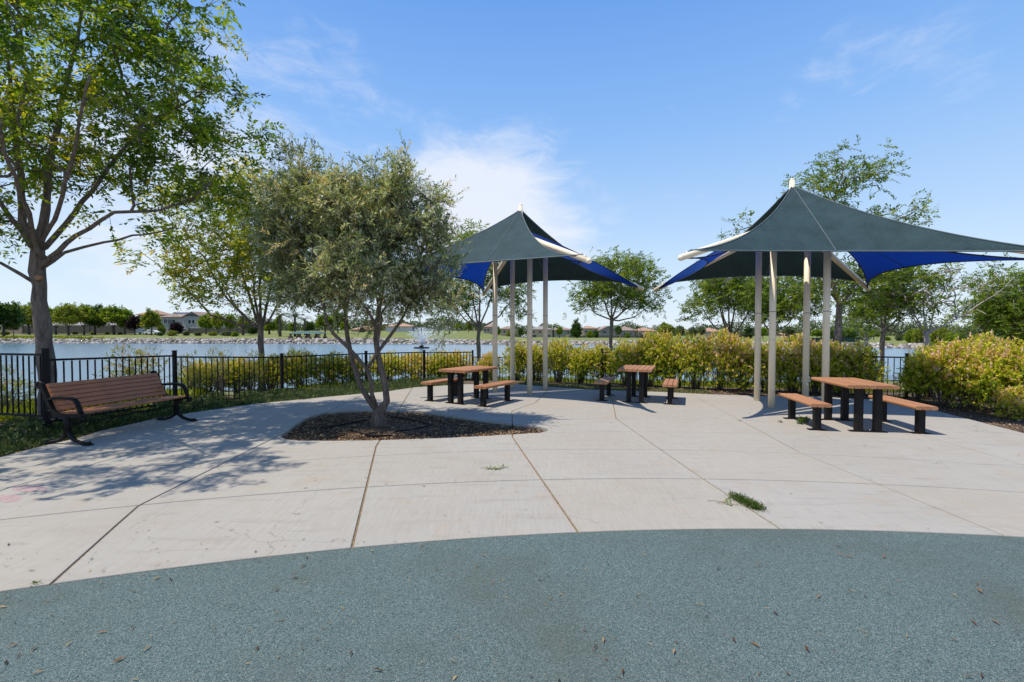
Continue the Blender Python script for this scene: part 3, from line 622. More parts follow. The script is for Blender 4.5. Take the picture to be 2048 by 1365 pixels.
park_tree('park_tree', 'many-stemmed green tree under the left tip of the farther canopy', (1460, 1460), 25, 685, .13, 672,
          [(1450, 585, 60, 32, 0, 2.4), (1400, 620, 32, 24, 0, 1.5), (1500, 600, 50, 35, 0, 2.2), (1455, 555, 60, 25, 0, 2.2), (1530, 620, 24, 18, 0, 1)],
          280, 'leafM', fan(1460, 680, 25, [(1400, 610, 0), (1430, 570, 0), (1455, 550, 0), (1475, 560, .5), (1510, 590, 0), (1530, 640, 0), (1440, 590, -1)]), tint=.5, tvar=.18, **K1)
park_tree('park_tree', 'slim tree half hidden by the left pair of the farther canopy posts', (1541, 1540), 21, 690, .09, 665,
          [(1560, 580, 55, 40, 0, 2), (1600, 600, 40, 30, 0, 1.6), (1545, 620, 40, 22, 0, 1.5), (1600, 635, 30, 10, 0, .8)],
          170, 'leafM', fan(1540, 670, 21, [(1510, 600, 0), (1545, 560, 0), (1580, 590, .5), (1600, 620, 0), (1630, 655, 0)]), tint=.4, tvar=.15, **K1)
park_tree('park_tree', 'tall sparse tree rising above the farther canopy roof', (1675, 1680), 15, 720, .125, 610,
          [(1680, 350, 85, 34, 0, 1.0), (1640, 400, 60, 40, 0, 1.0), (1820, 425, 55, 18, 0, .6), (1470, 462, 22, 7, 0, .3), (1740, 560, 70, 40, 0, 1.3), (1650, 560, 60, 45, 0, 1.3), (1570, 400, 30, 12, 0, .5), (1720, 470, 60, 50, 0, 1.1), (1505, 430, 16, 8, 0, .3), (1690, 300, 26, 7, 0, .4), (1745, 330, 20, 12, 0, .4), (1600, 620, 28, 14, 0, .6)],
          250, 'leafM', [[(1680, 620, 0), (1665, 560, 0), (1660, 470, 0), (1670, 400, 0), (1690, 320, 0)], [(1680, 615, 0), (1705, 580, 0), (1730, 500, 0), (1770, 450, 0), (1830, 425, 0)], [(1680, 610, 0), (1640, 560, 0), (1590, 470, 0), (1540, 440, 0), (1480, 462, 0)], [(1682, 600, 0), (1720, 560, 0), (1780, 520, 0)]], tint=.5, tvar=.17, **dict(K1, per=3, tl=.3, ll=.10, lw=.045, tipr=.005, seg=.3))
park_tree('park_tree', 'low thin-stemmed tree right of the dark screened court', (1732, 1732), 30, 690, .10, 680,
          [(1735, 620, 38, 22, 0, 2), (1720, 645, 40, 14, 0, 2), (1750, 600, 30, 20, 0, 1.5)],
          120, 'leafM', fan(1732, 684, 30, [(1700, 640, 0), (1720, 620, 0), (1745, 615, 0), (1770, 640, 0)]), tint=.45, tvar=.15, bark='palebark', **K1)
park_tree('park_tree', 'dark trunked tree beside the gap in the hedge where the lake shows', (1762, 1768), 19, 725, .10, 660,
          [(1770, 560, 65, 45, 0, 1.8), (1810, 610, 45, 26, 0, 1.4), (1750, 610, 55, 28, 0, 1.5), (1830, 560, 30, 30, 0, 1.4)],
          150, 'leafM', fan(1767, 670, 19, [(1730, 610, 0), (1755, 560, 0), (1780, 540, .5), (1820, 590, 0), (1830, 650, 0), (1800, 640, 0)]), tint=.45, tvar=.16, **K1)
park_tree('park_tree', 'half-bare tree with pale grey spreading branches near the right edge', (1852, 1852), 18, 690, .13, 668,
          [(1860, 580, 60, 55, 0, 1.7), (1800, 590, 50, 40, 0, 1.5), (1890, 545, 26, 30, 0, 1.2), (1925, 625, 34, 28, 0, 1.2), (1960, 560, 14, 28, 0, .4), (1790, 640, 20, 8, 0, .4), (2000, 560, 34, 40, 0, .5)],
          230, 'leafM', [[(1852, 675, 0), (1835, 640, 0), (1810, 600, 0), (1790, 560, 0)], [(1852, 675, 0), (1848, 610, 0), (1845, 550, 0)], [(1854, 675, 0), (1870, 620, 0), (1890, 580, .5), (1935, 520, 0)], [(1850, 672, 0), (1820, 625, 0), (1770, 610, 0)], [(1855, 668, 0), (1930, 630, 0), (1990, 590, 0), (2030, 555, 0)]],
          tint=.45, tvar=.2, bark='palebark', fr=.24, bare=.82, **dict(K1, tipr=.012, per=3))
park_tree('park_tree', 'green tree with airy top leaning over the right end hedge', (1965, 1972), 22, 670, .12, 650,
          [(1995, 570, 36, 28, 0, 1.8), (1975, 605, 30, 22, 0, 1.6), (2015, 620, 40, 30, 0, 2), (1940, 635, 30, 14, 0, 1.2), (1985, 535, 14, 8, 0, .6)],
          130, 'leafM', fan(1970, 658, 22, [(1940, 600, 0), (1965, 560, 0), (1990, 545, 0), (2010, 590, 0), (2030, 640, 0)]), tint=.55, tvar=.16, **K1)
park_tree('park_tree', 'dense dark green tree cut by the right edge of the picture', (2060, 2060), 20, 700, .14, 660,
          [(2060, 600, 62, 50, 0, 2.2), (2035, 640, 40, 28, 0, 1.8), (2090, 630, 60, 50, 0, 2)],
          260, 'leafM', fan(2060, 665, 20, [(2020, 620, 0), (2045, 580, 0), (2075, 570, 0), (2100, 620, 0)]), tint=.42, tvar=.14, **K1)
# ------------------------------------------------------------------ planter: mulch, edging boards
def mk_planter():
    zb = -.075; root = empty('tree_planter', (0, 0, 0), label='mulch bed with rounded outline cut into the slabs around the olive tree', cat='planter')
    a = np.array(PL); c = a.mean(0); mb = MB(); n = len(PL); vs = []; fs = []
    for s_, h in ((1.03, zb - .01), (.8, zb + .01), (.5, zb + .03), (.2, zb + .04)): vs += [(c[0] + (p[0] - c[0]) * s_, c[1] + (p[1] - c[1]) * s_, h) for p in PL]
    for r_ in range(3): fs += [(r_ * n + k, r_ * n + (k + 1) % n, (r_ + 1) * n + (k + 1) % n, (r_ + 1) * n + k) for k in range(n)]
    fs.append(tuple(range(3 * n, 4 * n))); mb.add(vs, fs, True); me = mb.mesh('mulch_bed', M['mulch'])
    bm = bmesh.new(); bm.from_mesh(me); bmesh.ops.recalc_face_normals(bm, faces=bm.faces)
    bm.to_mesh(me); bm.free(); link('mulch_bed', me, root)
    # bed rises over the flat middle so chips do not sink
    k = 15000; q = in_poly_pts(PL, k); z = zb + .02 + rng.uniform(0, .022, k); P = np.c_[q, z]
    D = rand_dirs(k, -.25, .35); V, F = leaves(P, D, norm(rng.normal(0, .5, (k, 3)) + np.array([0, 0, 1])), rng.uniform(.02, .065, k), rng.uniform(.008, .024, k), .3)
    link('wood_chips', np_mesh('wood_chips', V, F, M['chips'], np.repeat(rng.uniform(0, 1, k) ** 1.6, 4)), root, kind='stuff')
    # black root-guard boards laid in a ring round the trunk
    B = [[(642, 853), (690, 845), (738, 836)], [(776, 829), (815, 835), (862, 846)], [(700, 857), (745, 870), (785, 868)], [(790, 860), (830, 855), (862, 848)]]
    for l in B:
        mb = MB(); pts = [gp(x, y, 0) for x, y in l]
        for p, r_ in zip(pts[:-1], pts[1:]): mb.bar((p.x, p.y, -.045), (r_.x, r_.y, -.05), .018, .07)
        mb.build('edging_board', M['black'], root)
mk_planter()
# ------------------------------------------------------------------ shade canopies
def sail(name, ap, t1, t2, o1, o2, ob, mat, hemmat, root, N=26, label=None):
    def f(b0, b1, b2): return ap * b0 + t1 * b1 + t2 * b2 + o1 * (4 * b0 * b1) + o2 * (4 * b0 * b2) + ob * (4 * b1 * b2)
    idx = {}; vs = []; fs = []
    for i in range(N + 1):
        for j in range(i + 1): idx[i, j] = len(vs); vs.append(f(1 - i / N, (i - j) / N, j / N))
    for i in range(N):
        for j in range(i + 1):
            fs.append((idx[i, j], idx[i + 1, j], idx[i + 1, j + 1]))
            if j < i: fs.append((idx[i, j], idx[i + 1, j + 1], idx[i, j + 1]))
    mb = MB(); mb.add(vs, fs, True); o = mb.build(name, mat, root)
    if label: o['label'] = label
    h = MB()
    for e in (lambda s: f(1 - s, s, 0), lambda s: f(1 - s, 0, s), lambda s: f(0, 1 - s, s)): h.tube([e(k / 24) for k in range(25)], .014, 5)
    h.build('hem', hemmat, o)
    s_ = MB(); s_.tube([f(1 - k / 20, k / 40, k / 40) + Vector((0, 0, .004)) for k in range(21)], .011, 4); s_.build('seam', hemmat, o)
    return f
def canopy(c, th, tips, peakz, hubz, label, sd=.2, sa=.2):
    root = empty('shade_canopy', (c[0], c[1], 0), label=label, cat='shade canopy', group='fabric shade canopies over the picnic tables')
    O = Vector((c[0], c[1], 0)); T4 = [t - O for t in tips]       # A right-front, B right-back, C left-back, D left-front
    hub = Vector((0, 0, hubz)); peak = Vector((0, 0, peakz))
    for k in range(4):
        a = th + R(45) + k * R(90); p = Vector((math.sin(a), math.cos(a), 0)) * .707
        best = min(T4, key=lambda t: (t.xy.normalized() - p.xy.normalized()).length); s = .707 / best.xy.length; zt = hubz + (best.z - hubz) * s
        mb = MB(); mb.tube([(p.x, p.y, -.02), (p.x, p.y, zt - .02)], .066, 16); po = mb.build('post', M['cream'], root)
        mb = MB(); mb.tube([(p.x, p.y, 2.0), (p.x, p.y, 2.012)], .0675, 16, False); mb.build('joint_ring', M['seam'], po)
        d = Vector((-.2, -1, 0)).normalized(); q = p + d * .063; mb = MB(); mb.box((q.x, q.y, .42), (.03, .012, .05), math.atan2(d.y, d.x) + R(90)); mb.build('cover_plate', M['cream'], po)
        for zz in (1.42,): mb = MB(); mb.box((q.x, q.y, zz), (.022, .01, .022), math.atan2(d.y, d.x) + R(90)); mb.build('clip', M['steel'], po)
    for t in T4:
        d = (t - hub).normalized(); mb = MB(); mb.tube([hub, t], [.072, .056], 16); a = mb.build('arm', M['cream'], root)
        mb = MB(); mb.dome(t, .057, d); mb.build('end_cap', M['cream'], a)
        mb = MB(); mb.tube([t - d * .13 + Vector((0, 0, .05)), t - d * .30 + Vector((0, 0, .075))], .02, 6); mb.build('shackle', M['steel'], a)
    mb = MB(); mb.tube([hub - Vector((0, 0, .12)), peak], [.085, .052], 16); mb.dome(peak, .052); mb.build('mast', M['cream'], root)
    A, B, C, D = T4; up = Vector((0, 0, 1))
    def tipp(t, dz, back): d = (t - hub).normalized(); return t - d * back + up * dz
    pk = peak - up * .1
    def inn(t1, t2, amt): m = (t1 + t2) / 2; return Vector((-m.x, -m.y, 0)).normalized() * amt
    def sidein(t, t1, t2, amt): m = (t1 + t2) / 2 - t / 2; m.z = 0; return m.normalized() * amt
    sail('front_sail', pk, tipp(D, .07, .28), tipp(A, .07, .28), sidein(D, A, D, .16) - up * sd, sidein(A, A, D, .16) - up * sa, inn(A, D, .75) + up * .12, M['teal'], M['seam'], root)
    sail('back_sail', pk, tipp(B, .07, .28), tipp(C, .07, .28), sidein(B, B, C, .14) - up * .22, sidein(C, B, C, .14) - up * .22, inn(B, C, .75) + up * .12, M['teal'], M['seam'], root)
    pb = hub + up * .18
    sail('side_sail', pb, tipp(A, -.02, .06), tipp(B, -.02, .06), sidein(A, A, B, .12) - up * .26, sidein(B, A, B, .34) - up * .03, inn(A, B, .8) + up * .24, M['blue'], M['blueseam'], root, label='royal blue side sail')
    sail('side_sail', pb, tipp(C, -.02, .06), tipp(D, -.02, .06), sidein(C, C, D, .34) - up * .03, sidein(D, C, D, .12) - up * .26, inn(C, D, .8) + up * .22, M['blue'], M['blueseam'], root, label='royal blue side sail')
    return root
canopy((.23, 12.37), R(27.2), [at(1178, 522, 8.8), at(1284, 578, 13.9), at(967, 590, 16.2), at(724, 552, 10.8)], zat(412, 12.37), zat(470, 12.37), 'nearer-the-middle shade canopy whose grey sail ends behind the olive tree', .2, .36)
canopy((6.02, 10.07), R(12.4), [at(2185, 519, 6.95), at(1737, 578, 12.3), at(1311, 580, 13.5), at(1362, 516, 8.2)], zat(362, 10.07), zat(441, 10.07), 'shade canopy at right with wide dark teal sail reaching out of the picture', .30, .2)
# ------------------------------------------------------------------ picnic tables and benches
def plank_mesh(name, L, w, t, mat, r=.012, nose=None):
    """plank along local Y, rounded edges; nose=+1/-1 gives a full bullnose on that side"""
    mb = MB(); hw, ht = w / 2, t / 2; prof = []
    def arc(cx_, cz_, rr, a0, a1, n): return [(cx_ + rr * math.cos(R(a0 + (a1 - a0) * k / n)), cz_ + rr * math.sin(R(a0 + (a1 - a0) * k / n))) for k in range(n + 1)]
    rr = ht * .95 if nose == 1 else r; rl = ht * .95 if nose == -1 else r
    prof = arc(hw - rr, ht - rr, rr, 0, 90, 4) + arc(-hw + rl, ht - rl, rl, 90, 180, 4) + arc(-hw + rl, -ht + rl, rl, 180, 270, 4) + arc(hw - rr, -ht + rr, rr, 270, 360, 4)
    n = len(prof); e = .004; vs = []
    for y, k in ((-L / 2, .93), (-L / 2 + e, 1), (L / 2 - e, 1), (L / 2, .93)): vs += [(x * (1 - (1 - k) * .12), y, z * k) for x, z in prof]
    fs = [(a * n + i, (a + 1) * n + i, (a + 1) * n + (i + 1) % n, a * n + (i + 1) % n) for a in range(3) for i in range(n)] + [tuple(range(n)), tuple(reversed(range(3 * n, 4 * n)))]
    mb.add(vs, fs, False); return mb.mesh(name, mat)
PW = .1; TT = .06
PM = {0: plank_mesh('plank', 1.25, PW, TT, M['plank']), 1: plank_mesh('plank_round_edge', 1.25, PW, TT, M['plank'], nose=1), -1: plank_mesh('plank_round_edge_left', 1.25, PW, TT, M['plank'], nose=-1)}
def legs_part(root, x, y, h, wide=True, s=.095):
    mb = MB(); mb.box((x, y, h / 2), (s, s, h)); lg = mb.build('leg', M['black'], root)
    mb = MB(); mb.box((x, y, .008), (.26 if wide else .2, .10, .012)); bp = mb.build('base_plate', M['black'], lg)
    for sx in (-1, 1):
        mb = MB(); mb.tube([(x + sx * .105, y, .014), (x + sx * .105, y, .034)], .009, 6); mb.build('anchor_bolt', M['steel'], lg)
def pl_row(root, n, z, gap=.007):
    for i in range(n):
        x = (i - (n - 1) / 2) * (PW + gap); k = -1 if i == 0 else (1 if i == n - 1 else 0)
        link('plank', PM[k], root, loc=(x, rnd.uniform(-.003, .003), z), rz=rnd.uniform(-.002, .002))
def make_table():
    r = empty('picnic_table', (0, 0, 0)); pl_row(r, 7, .76 - TT / 2)
    for sy in (-.485, .485):
        for sx in (-.135, .135): legs_part(r, sx, sy, .70, True)
        mb = MB(); mb.box((0, sy, .706), (.66, .07, .012)); mb.build('support_bar', M['black'], r)
    return r
def make_pbench():
    r = empty('picnic_bench', (0, 0, 0)); pl_row(r, 3, .45 - TT / 2)
    for sy in (-.48, .48):
        legs_part(r, 0, sy, .39, True); mb = MB(); mb.box((0, sy, .396), (.28, .08, .012)); mb.build('support_bar', M['black'], r)
    return r
TB = make_table(); PB = make_pbench()
sets = [((-.99, 10.63), (.52, .854), 'orange-planked picnic table between the olive tree and the canopy posts', ('picnic bench on the far left side of the table nearest the olive tree', 'picnic bench in front of the cream canopy posts, right of the leftmost table')),
        ((2.93, 10.84), (.36, .933), 'smallest-looking picnic table, standing in front of the yellow hedge', ('picnic bench left of the middle table, half in canopy shadow', 'picnic bench right of the middle table, lit orange, seen end-on')),
        ((5.77, 7.88), (.17, .985), 'largest-looking picnic table, at right below the wide canopy', ('long picnic bench beside a green weed, left of the rightmost table', 'picnic bench at the far right of the three tables, nearest the mulch edge'))]
first = True
for (c, d, lab, bl) in sets:
    a = -math.atan2(d[0], d[1]); t = TB if first else copy_tree(TB); t.location = (c[0], c[1], 0); t.rotation_euler = (0, 0, a); tag(t, lab, 'picnic table', 'picnic tables with orange planks')
    for sgn, l in ((-1, bl[0]), (1, bl[1])):
        b = PB if (first and sgn == -1) else copy_tree(PB); b.location = (c[0] + sgn * d[1] * .74, c[1] - sgn * d[0] * .74, 0); b.rotation_euler = (0, 0, a); tag(b, l, 'bench', 'plank benches beside the picnic tables')
    first = False
# ------------------------------------------------------------------ park bench
def park_bench():
    r = empty('park_bench', (-6.17, 7.45, 0), label='long brown-slatted park bench with black cast-iron scroll ends', cat='bench')
    u = Vector((.17, .985, 0)).normalized(); r.rotation_euler = (0, 0, math.atan2(u.y, u.x) - R(90))     # local Y along the bench, local X to the front
    Lh = .88
    def frame(y):
        def P(x, z): return Vector((x, y, z))
        mb = MB()
        mb.tube([P(0, .40), P(0, .30), P(-.005, .16)], [.05, .042, .048], 8)
        for s in (-1, 1):
            pts = [P(s * .01, .20), P(s * .05, .11), P(s * .13, .055), P(s * .24, .028), P(s * .34, .02)]; mb.tube(pts, [.036, .034, .028, .024, .02], 7)
            mb.box(P(s * .34, .012), (.12, .075, .02)); mb.box(P(s * .35, .035), (.05, .04, .03))
        fr = mb.build('cast_leg', M['black'], r)
        mb = MB(); prof = [(-.46, .86), (-.43, .83), (-.40, .76), (-.35, .66), (-.30, .56), (-.25, .47), (-.19, .42), (-.10, .40), (.05, .405), (.20, .415), (.27, .42)]
        for a, b in zip(prof[:-1], prof[1:]): mb.bar(P(*a), P(*b), .05, .05, up=(0, 1, 0))
        ring = [P(-.475 + .04 * math.cos(t), .835 + .04 * math.sin(t)) for t in np.linspace(0, 2 * math.pi, 14)]; mb.tube(ring, .024, 6)
        ring = [P(.27 + .032 * math.cos(t), .40 + .032 * math.sin(t)) for t in np.linspace(0, 2 * math.pi, 12)]; mb.tube(ring, .022, 6)
        for c_, rr in (((-.31, .50), .035), ((-.25, .38), .045), ((.1, .36), .03)):
            mb.tube([P(c_[0] + rr * math.cos(t), c_[1] + rr * math.sin(t)) for t in np.linspace(0, 5.2, 11)], .012, 5)
        mb.build('side_frame', M['black'], r)
        mb = MB(); ar = [P(-.36, .63), P(-.28, .645), P(-.1, .655), (P(.06, .655)), P(.13, .64), P(.17, .60), P(.20, .53), P(.235, .44)]
        for a, b in zip(ar[:-1], ar[1:]): mb.bar(a, b, .055, .032, up=(1, 0, .3))
        mb.tube(ar, .021, 8); mb.build('armrest', M['black'], r)
    frame(-Lh); frame(Lh)
    sm = plank_mesh('slat', 2 * Lh - .05, .065, .034, M['slat'], .006); ws = plank_mesh('seat_slat', 2 * Lh - .05, .098, .03, M['slat'], .008)
    a = Vector((-.24, 0, .475)); b = Vector((-.43, 0, .855)); d = (b - a).normalized(); ang = math.atan2(d.z, d.x)
    for k in range(6):
        p = a + (b - a) * ((k + .35) / 5.9); o = link('back_slat', sm, r, loc=(p.x + .035, 0, p.z)); o.rotation_euler = (0, -ang, 0)
    for k in range(4): o = link('seat_slat', ws, r, loc=(-.15 + k * .107, 0, .435 + (.006 if k == 3 else 0))); o.rotation_euler = (0, -.02, 0)
    mb = MB(); mb.tube([(-.02, -Lh, .27), (-.02, Lh, .27)], .011, 8); mb.build('stretcher_rod', M['black'], r)
park_bench()
# ------------------------------------------------------------------ fence
FP = [(-9.9, 8.0, .19), (-7.42, 7.4, .19), (-7.12, 9.8, .05), (-6.0, 12.1, -.10), (-4.4, 14.0, -.12), (-2.97, 15.7, -.17), (-1.42, 16.8, -.22), (.75, 15.9, -.24), (2.85, 14.75, -.15), (4.85, 13.4, -.12), (6.9, 12.45, -.12), (8.9, 11.75, -.12), (9.65, 11.35, -.12), (11.7, 10.4, -.12), (13.8, 9.3, -.12)]
def fence():
    r = empty('metal_fence', (-6, 12, 0), label='black metal picket fence curving along the back of the plaza', cat='fence'); o0 = Vector((-6, 12, 0))
    tops = {0: (1.245, 1.25), 1: (1.165, 1.10), 2: (1.07, .93), 3: (.94, .93), 4: (.925, .89), 5: (.875, .84), 6: (.66, .68), 7: (.72, .80)}
    for i, (x, y, zb) in enumerate(FP):
        big = i == 1; zt = {0: 1.30, 1: 1.32, 2: 1.18, 3: 1.0, 4: .98, 5: .93, 6: .88}.get(i, zb + 1.16); zg = min(zb, T(x, y)) - .05; s = .085 if big else .062
        mb = MB(); p = Vector((x, y, 0)) - o0; dd = Vector(FP[min(i + 1, len(FP) - 1)][:2]) - Vector(FP[max(i - 1, 0)][:2]); a = math.atan2(dd.y, dd.x)
        mb.box((p.x, p.y, (zt + zg) / 2), (s, s, zt - zg), a); po = mb.build('fence_post', M['fence'], r)
        mb = MB(); mb.box((p.x, p.y, zt + .008), (s + .014, s + .014, .016), a); mb.build('post_cap', M['fence'], po)
    cache = {}
    for i in range(len(FP) - 1):
        a = Vector((FP[i][0], FP[i][1], 0)) - o0; b = Vector((FP[i + 1][0], FP[i + 1][1], 0)) - o0; L = (b - a).length; za, zb_ = tops.get(i, (FP[i][2] + 1.09, FP[i + 1][2] + 1.09)); H = .985; d = (b - a).normalized()
        A = a + d * .04; B = b - d * .04
        for k, h in (('top_rail', 0), ('bottom_rail', -H)):
            mb = MB(); mb.bar((A.x, A.y, za + h - .018), (B.x, B.y, zb_ + h - .018), .03, .034); mb.build(k, M['fence'], r)
        n = max(3, round(L / .128)) - 1; key = round(H, 3)
        if key not in cache: m_ = MB(); m_.box((0, 0, -(H - .03) / 2 - .0), (.017, .017, H - .036)); cache[key] = m_.mesh('baluster', M['fence'])
        ang = math.atan2(d.y, d.x)
        for k in range(1, n + 1):
            t = k / (n + 1); p = a.lerp(b, t); link('baluster', cache[key], r, loc=(p.x, p.y, za + (zb_ - za) * t - .036), rz=ang)
fence()
# ------------------------------------------------------------------ shrubs
def shrub_mesh(kind, seed, shoots, lp, ll, lw, mat, rz=.75, tint=.42, tip=.38):
    k = shoots; lob = [(rng.uniform(-.42, .42), rng.uniform(-.42, .42), rng.uniform(.45, 1.0), rng.uniform(.25, .46)) for _ in range(10)] + [(0, 0, .75, .55)]
    c = np.array(lob)[rng.integers(0, len(lob), k)]; d = rand_dirs(k, -.75, 1); r_ = rng.uniform(.55, 1.0, k) ** .5
    P = c[:, :3] + d * (c[:, 3] * r_)[:, None]; P[:, 2] = np.maximum(P[:, 2], .16); out = norm(d + np.array([0, 0, .25]))
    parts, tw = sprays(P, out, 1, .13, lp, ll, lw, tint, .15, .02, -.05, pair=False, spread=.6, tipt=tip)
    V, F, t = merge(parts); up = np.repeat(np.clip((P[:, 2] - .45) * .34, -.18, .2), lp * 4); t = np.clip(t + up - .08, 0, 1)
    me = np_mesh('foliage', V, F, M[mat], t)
    mb = MB()
    for q in rng.choice(k, 46, replace=False):
        p = P[q]; mb.tube([(p[0] * .12, p[1] * .12, -.15), (p[0] * .4, p[1] * .4, p[2] * .45), tuple(p)], [.011, .008, .004], 4)
    return me, mb.mesh('stems', M['bark'])
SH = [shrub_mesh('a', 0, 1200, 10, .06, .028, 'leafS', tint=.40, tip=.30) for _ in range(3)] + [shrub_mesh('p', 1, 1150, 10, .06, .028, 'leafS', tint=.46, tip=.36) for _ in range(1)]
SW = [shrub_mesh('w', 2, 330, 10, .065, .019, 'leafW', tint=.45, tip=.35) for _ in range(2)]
def shrub(x, y, top, w, v, label, sparse=False, rz=None, grp='flowering shrubs along the fence', name='hedge_shrub'):
    z0 = T(x, y); me, st = (SW if sparse else SH)[v]; r = empty(name, (x, y, z0 - .03), rz if rz is not None else rnd.uniform(0, 6.28), label=label, cat='shrub', group=grp)
    h = (top - z0) / (1.34 if y > 11.8 else 1.5); r.scale = (w / 1.75, w / 1.75, h); link('foliage', me, r); link('stems', st, r)
def fence_y(x):
    xs = [p[0] for p in FP[2:]]; ys = [p[1] for p in FP[2:]]; return float(np.interp(x, xs, ys))
LEFT = [(8, 9.6, 715, 1.5, 1, 'dark sparse shrub at the far left edge behind the fence'), (275, 12.6, 692, 2.0, 0, 'thin reddish-tipped shrub showing above the fence over the park bench'), (385, 12.8, 700, 1.1, 1, 'upright leafy shrub just right of the second fence post'),
        (440, 13.2, 697, 1.1, 0, 'thin upright shrub behind the fence between bench and park tree'), (500, 13.8, 697, 1.1, 1, 'thin upright shrub in front of the leaning park tree trunk')]
for px, Y, ty, w, v, lab in LEFT:
    p = at(px, ty, Y); shrub(p.x, p.y, p.z, w, v, lab, True)
LM = [(415, 13.6, 718, 1.6, 0, 'low yellow-green shrub behind the thin upright ones'), (475, 14.0, 716, 1.6, 1, 'low bush behind the fence left of the park tree trunk'), (540, 14.5, 708, 1.7, 2, 'yellow bush behind the third fence post'), (600, 14.8, 695, 1.5, 0, 'tallest yellow bush rising above the fence left of the olive stems'), (652, 15.2, 706, 1.7, 1, 'yellow bush behind the fence at the left olive stem'),
      (705, 15.6, 710, 1.5, 2, 'low bush behind the olive stems'), (775, 16.2, 702, 1.8, 0, 'yellow bush seen between olive stems and the leftmost picnic table'), (828, 16.8, 706, 1.8, 3, 'orange-tipped bush behind the fence, above the left picnic bench'), (880, 17.4, 703, 1.8, 1, 'orange-tipped bush behind the fence over the left picnic table'), (925, 18.0, 703, 1.7, 3, 'reddish bush behind the last tall fence section')]
for px, Y, ty, w, v, lab in LM:
    p = at(px, ty, Y); shrub(p.x, p.y, p.z, w, v, lab)
HG = [(985, 707), (1032, 686), (1078, 690), (1118, 676), (1160, 694), (1205, 690), (1252, 680), (1300, 670), (1345, 664), (1392, 668), (1438, 666), (1486, 682), (1536, 682), (1585, 676), (1630, 684), (1680, 690), (1722, 690)]
HL = ['small bush at the start of the tall hedge, left of the canopy posts', 'bright yellow bush between the canopy posts', 'yellow-green bush behind the right pair of nearer canopy posts', 'taller yellow bush just right of the nearer canopy posts', 'low bush where the lake shows over the hedge', 'low bush left of the middle picnic table', 'golden bush directly behind the middle picnic table',
      'yellow bush above the right bench of the middle table', 'tallest golden bush of the middle hedge', 'golden bush under the gap between the canopies', 'pink-flecked bush below the many-stemmed tree', 'pink-flecked bush right of the many-stemmed tree', 'bush behind the left pair of farther canopy posts', 'pink-flowered bush between the farther canopy posts', 'dark bush behind the third farther canopy post', 'reddish shaded bush right of the farther canopy posts', 'orange bush at the left side of the hedge gap']
for k, ((px, ty), lab) in enumerate(zip(HG, HL)):
    # stand just behind the fence line on this bearing
    Y = 12.0
    for _ in range(20): x = (px - CX) / FPX * Y; Y = .5 * Y + .5 * (fence_y(x) + .12)
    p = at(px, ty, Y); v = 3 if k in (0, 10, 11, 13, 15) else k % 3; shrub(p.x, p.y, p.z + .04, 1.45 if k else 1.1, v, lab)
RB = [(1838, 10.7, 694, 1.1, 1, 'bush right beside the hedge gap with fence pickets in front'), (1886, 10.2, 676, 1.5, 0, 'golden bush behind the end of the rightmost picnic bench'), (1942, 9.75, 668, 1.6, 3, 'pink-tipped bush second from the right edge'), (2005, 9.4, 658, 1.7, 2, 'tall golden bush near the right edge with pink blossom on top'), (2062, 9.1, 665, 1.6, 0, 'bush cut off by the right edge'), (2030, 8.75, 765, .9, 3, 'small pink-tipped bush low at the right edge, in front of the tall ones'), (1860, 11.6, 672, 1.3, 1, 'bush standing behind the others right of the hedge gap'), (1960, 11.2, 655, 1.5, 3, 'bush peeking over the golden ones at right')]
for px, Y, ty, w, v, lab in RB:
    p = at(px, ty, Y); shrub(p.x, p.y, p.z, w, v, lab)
# ------------------------------------------------------------------ ground cover strips, grass tufts
def tufts(name, q, per, L, w, mat, label, cat, lean=.9, tint=(.2, .6), zoff=0, zf=None):
    n = len(q); z = terrain(q[:, 0], q[:, 1]) if zf is None else zf(q); P = np.repeat(np.c_[q, z + zoff], per, 0); P[:, :2] += rng.normal(0, .03, (n * per, 2))
    D = norm(rng.normal(0, lean * .5, (n * per, 3)) * np.array([1, 1, .2]) + np.array([0, 0, 1])); k = n * per; Ls = L * rng.uniform(.4, 1.2, k)
    P = P + D * (Ls * rng.uniform(0, .8, k))[:, None]
    V, F = leaves(P, norm(D + rng.normal(0, .5, D.shape)), rand_dirs(k), Ls, w * rng.uniform(.6, 1.3, k), .1); t = np.clip(np.repeat(rng.uniform(tint[0], tint[1], n), per) + rng.normal(0, .12, k), 0, 1)
    return link(name, np_mesh(name, V, F, M[mat], np.repeat(t, 4)), label=label, cat=cat, kind='stuff')
def strip(e0, e1, off0, off1):
    """polygon between the plaza edge (indices) and an offset away from it"""
    E = [Vector(p) for p in EDGE[e0:e1]]; A_ = []; B_ = []
    for i, p in enumerate(E):
        d = (E[min(i + 1, len(E) - 1)] - E[max(i - 1, 0)]).normalized(); nrm = Vector((-d.y, d.x)); A_.append(tuple(p + nrm * off0)); B_.append(tuple(p + nrm * off1))
    return A_ + B_[::-1]
S1 = strip(2, 9, .12, 2.1); tufts('ground_cover', in_poly_pts(S1, 8000), 11, .06, .02, 'blade', 'dark green creeping ground cover between the slabs and the fence behind the park bench', 'ground cover', 1.9, (.0, .6))
S2 = strip(8, 13, .04, 1.9); tufts('ground_cover', in_poly_pts(S2, 7000), 10, .085, .018, 'blade', 'green trailing ground cover along the fence behind the olive tree', 'ground cover', 1.7, (.25, .85))
S3 = strip(13, 18, .05, .9); tufts('ground_cover', in_poly_pts(S3, 1500), 6, .06, .015, 'blade', 'short patchy ground cover at the foot of the tall hedge', 'ground cover', 1.2, (.4, 1))
def lumps(q, h): return h * np.clip(np.sin(q[:, 0] * 5.1 + 1.3 * np.sin(q[:, 1] * 3.3)) * np.sin(q[:, 1] * 4.3 + q[:, 0]) + .35, 0, 1)
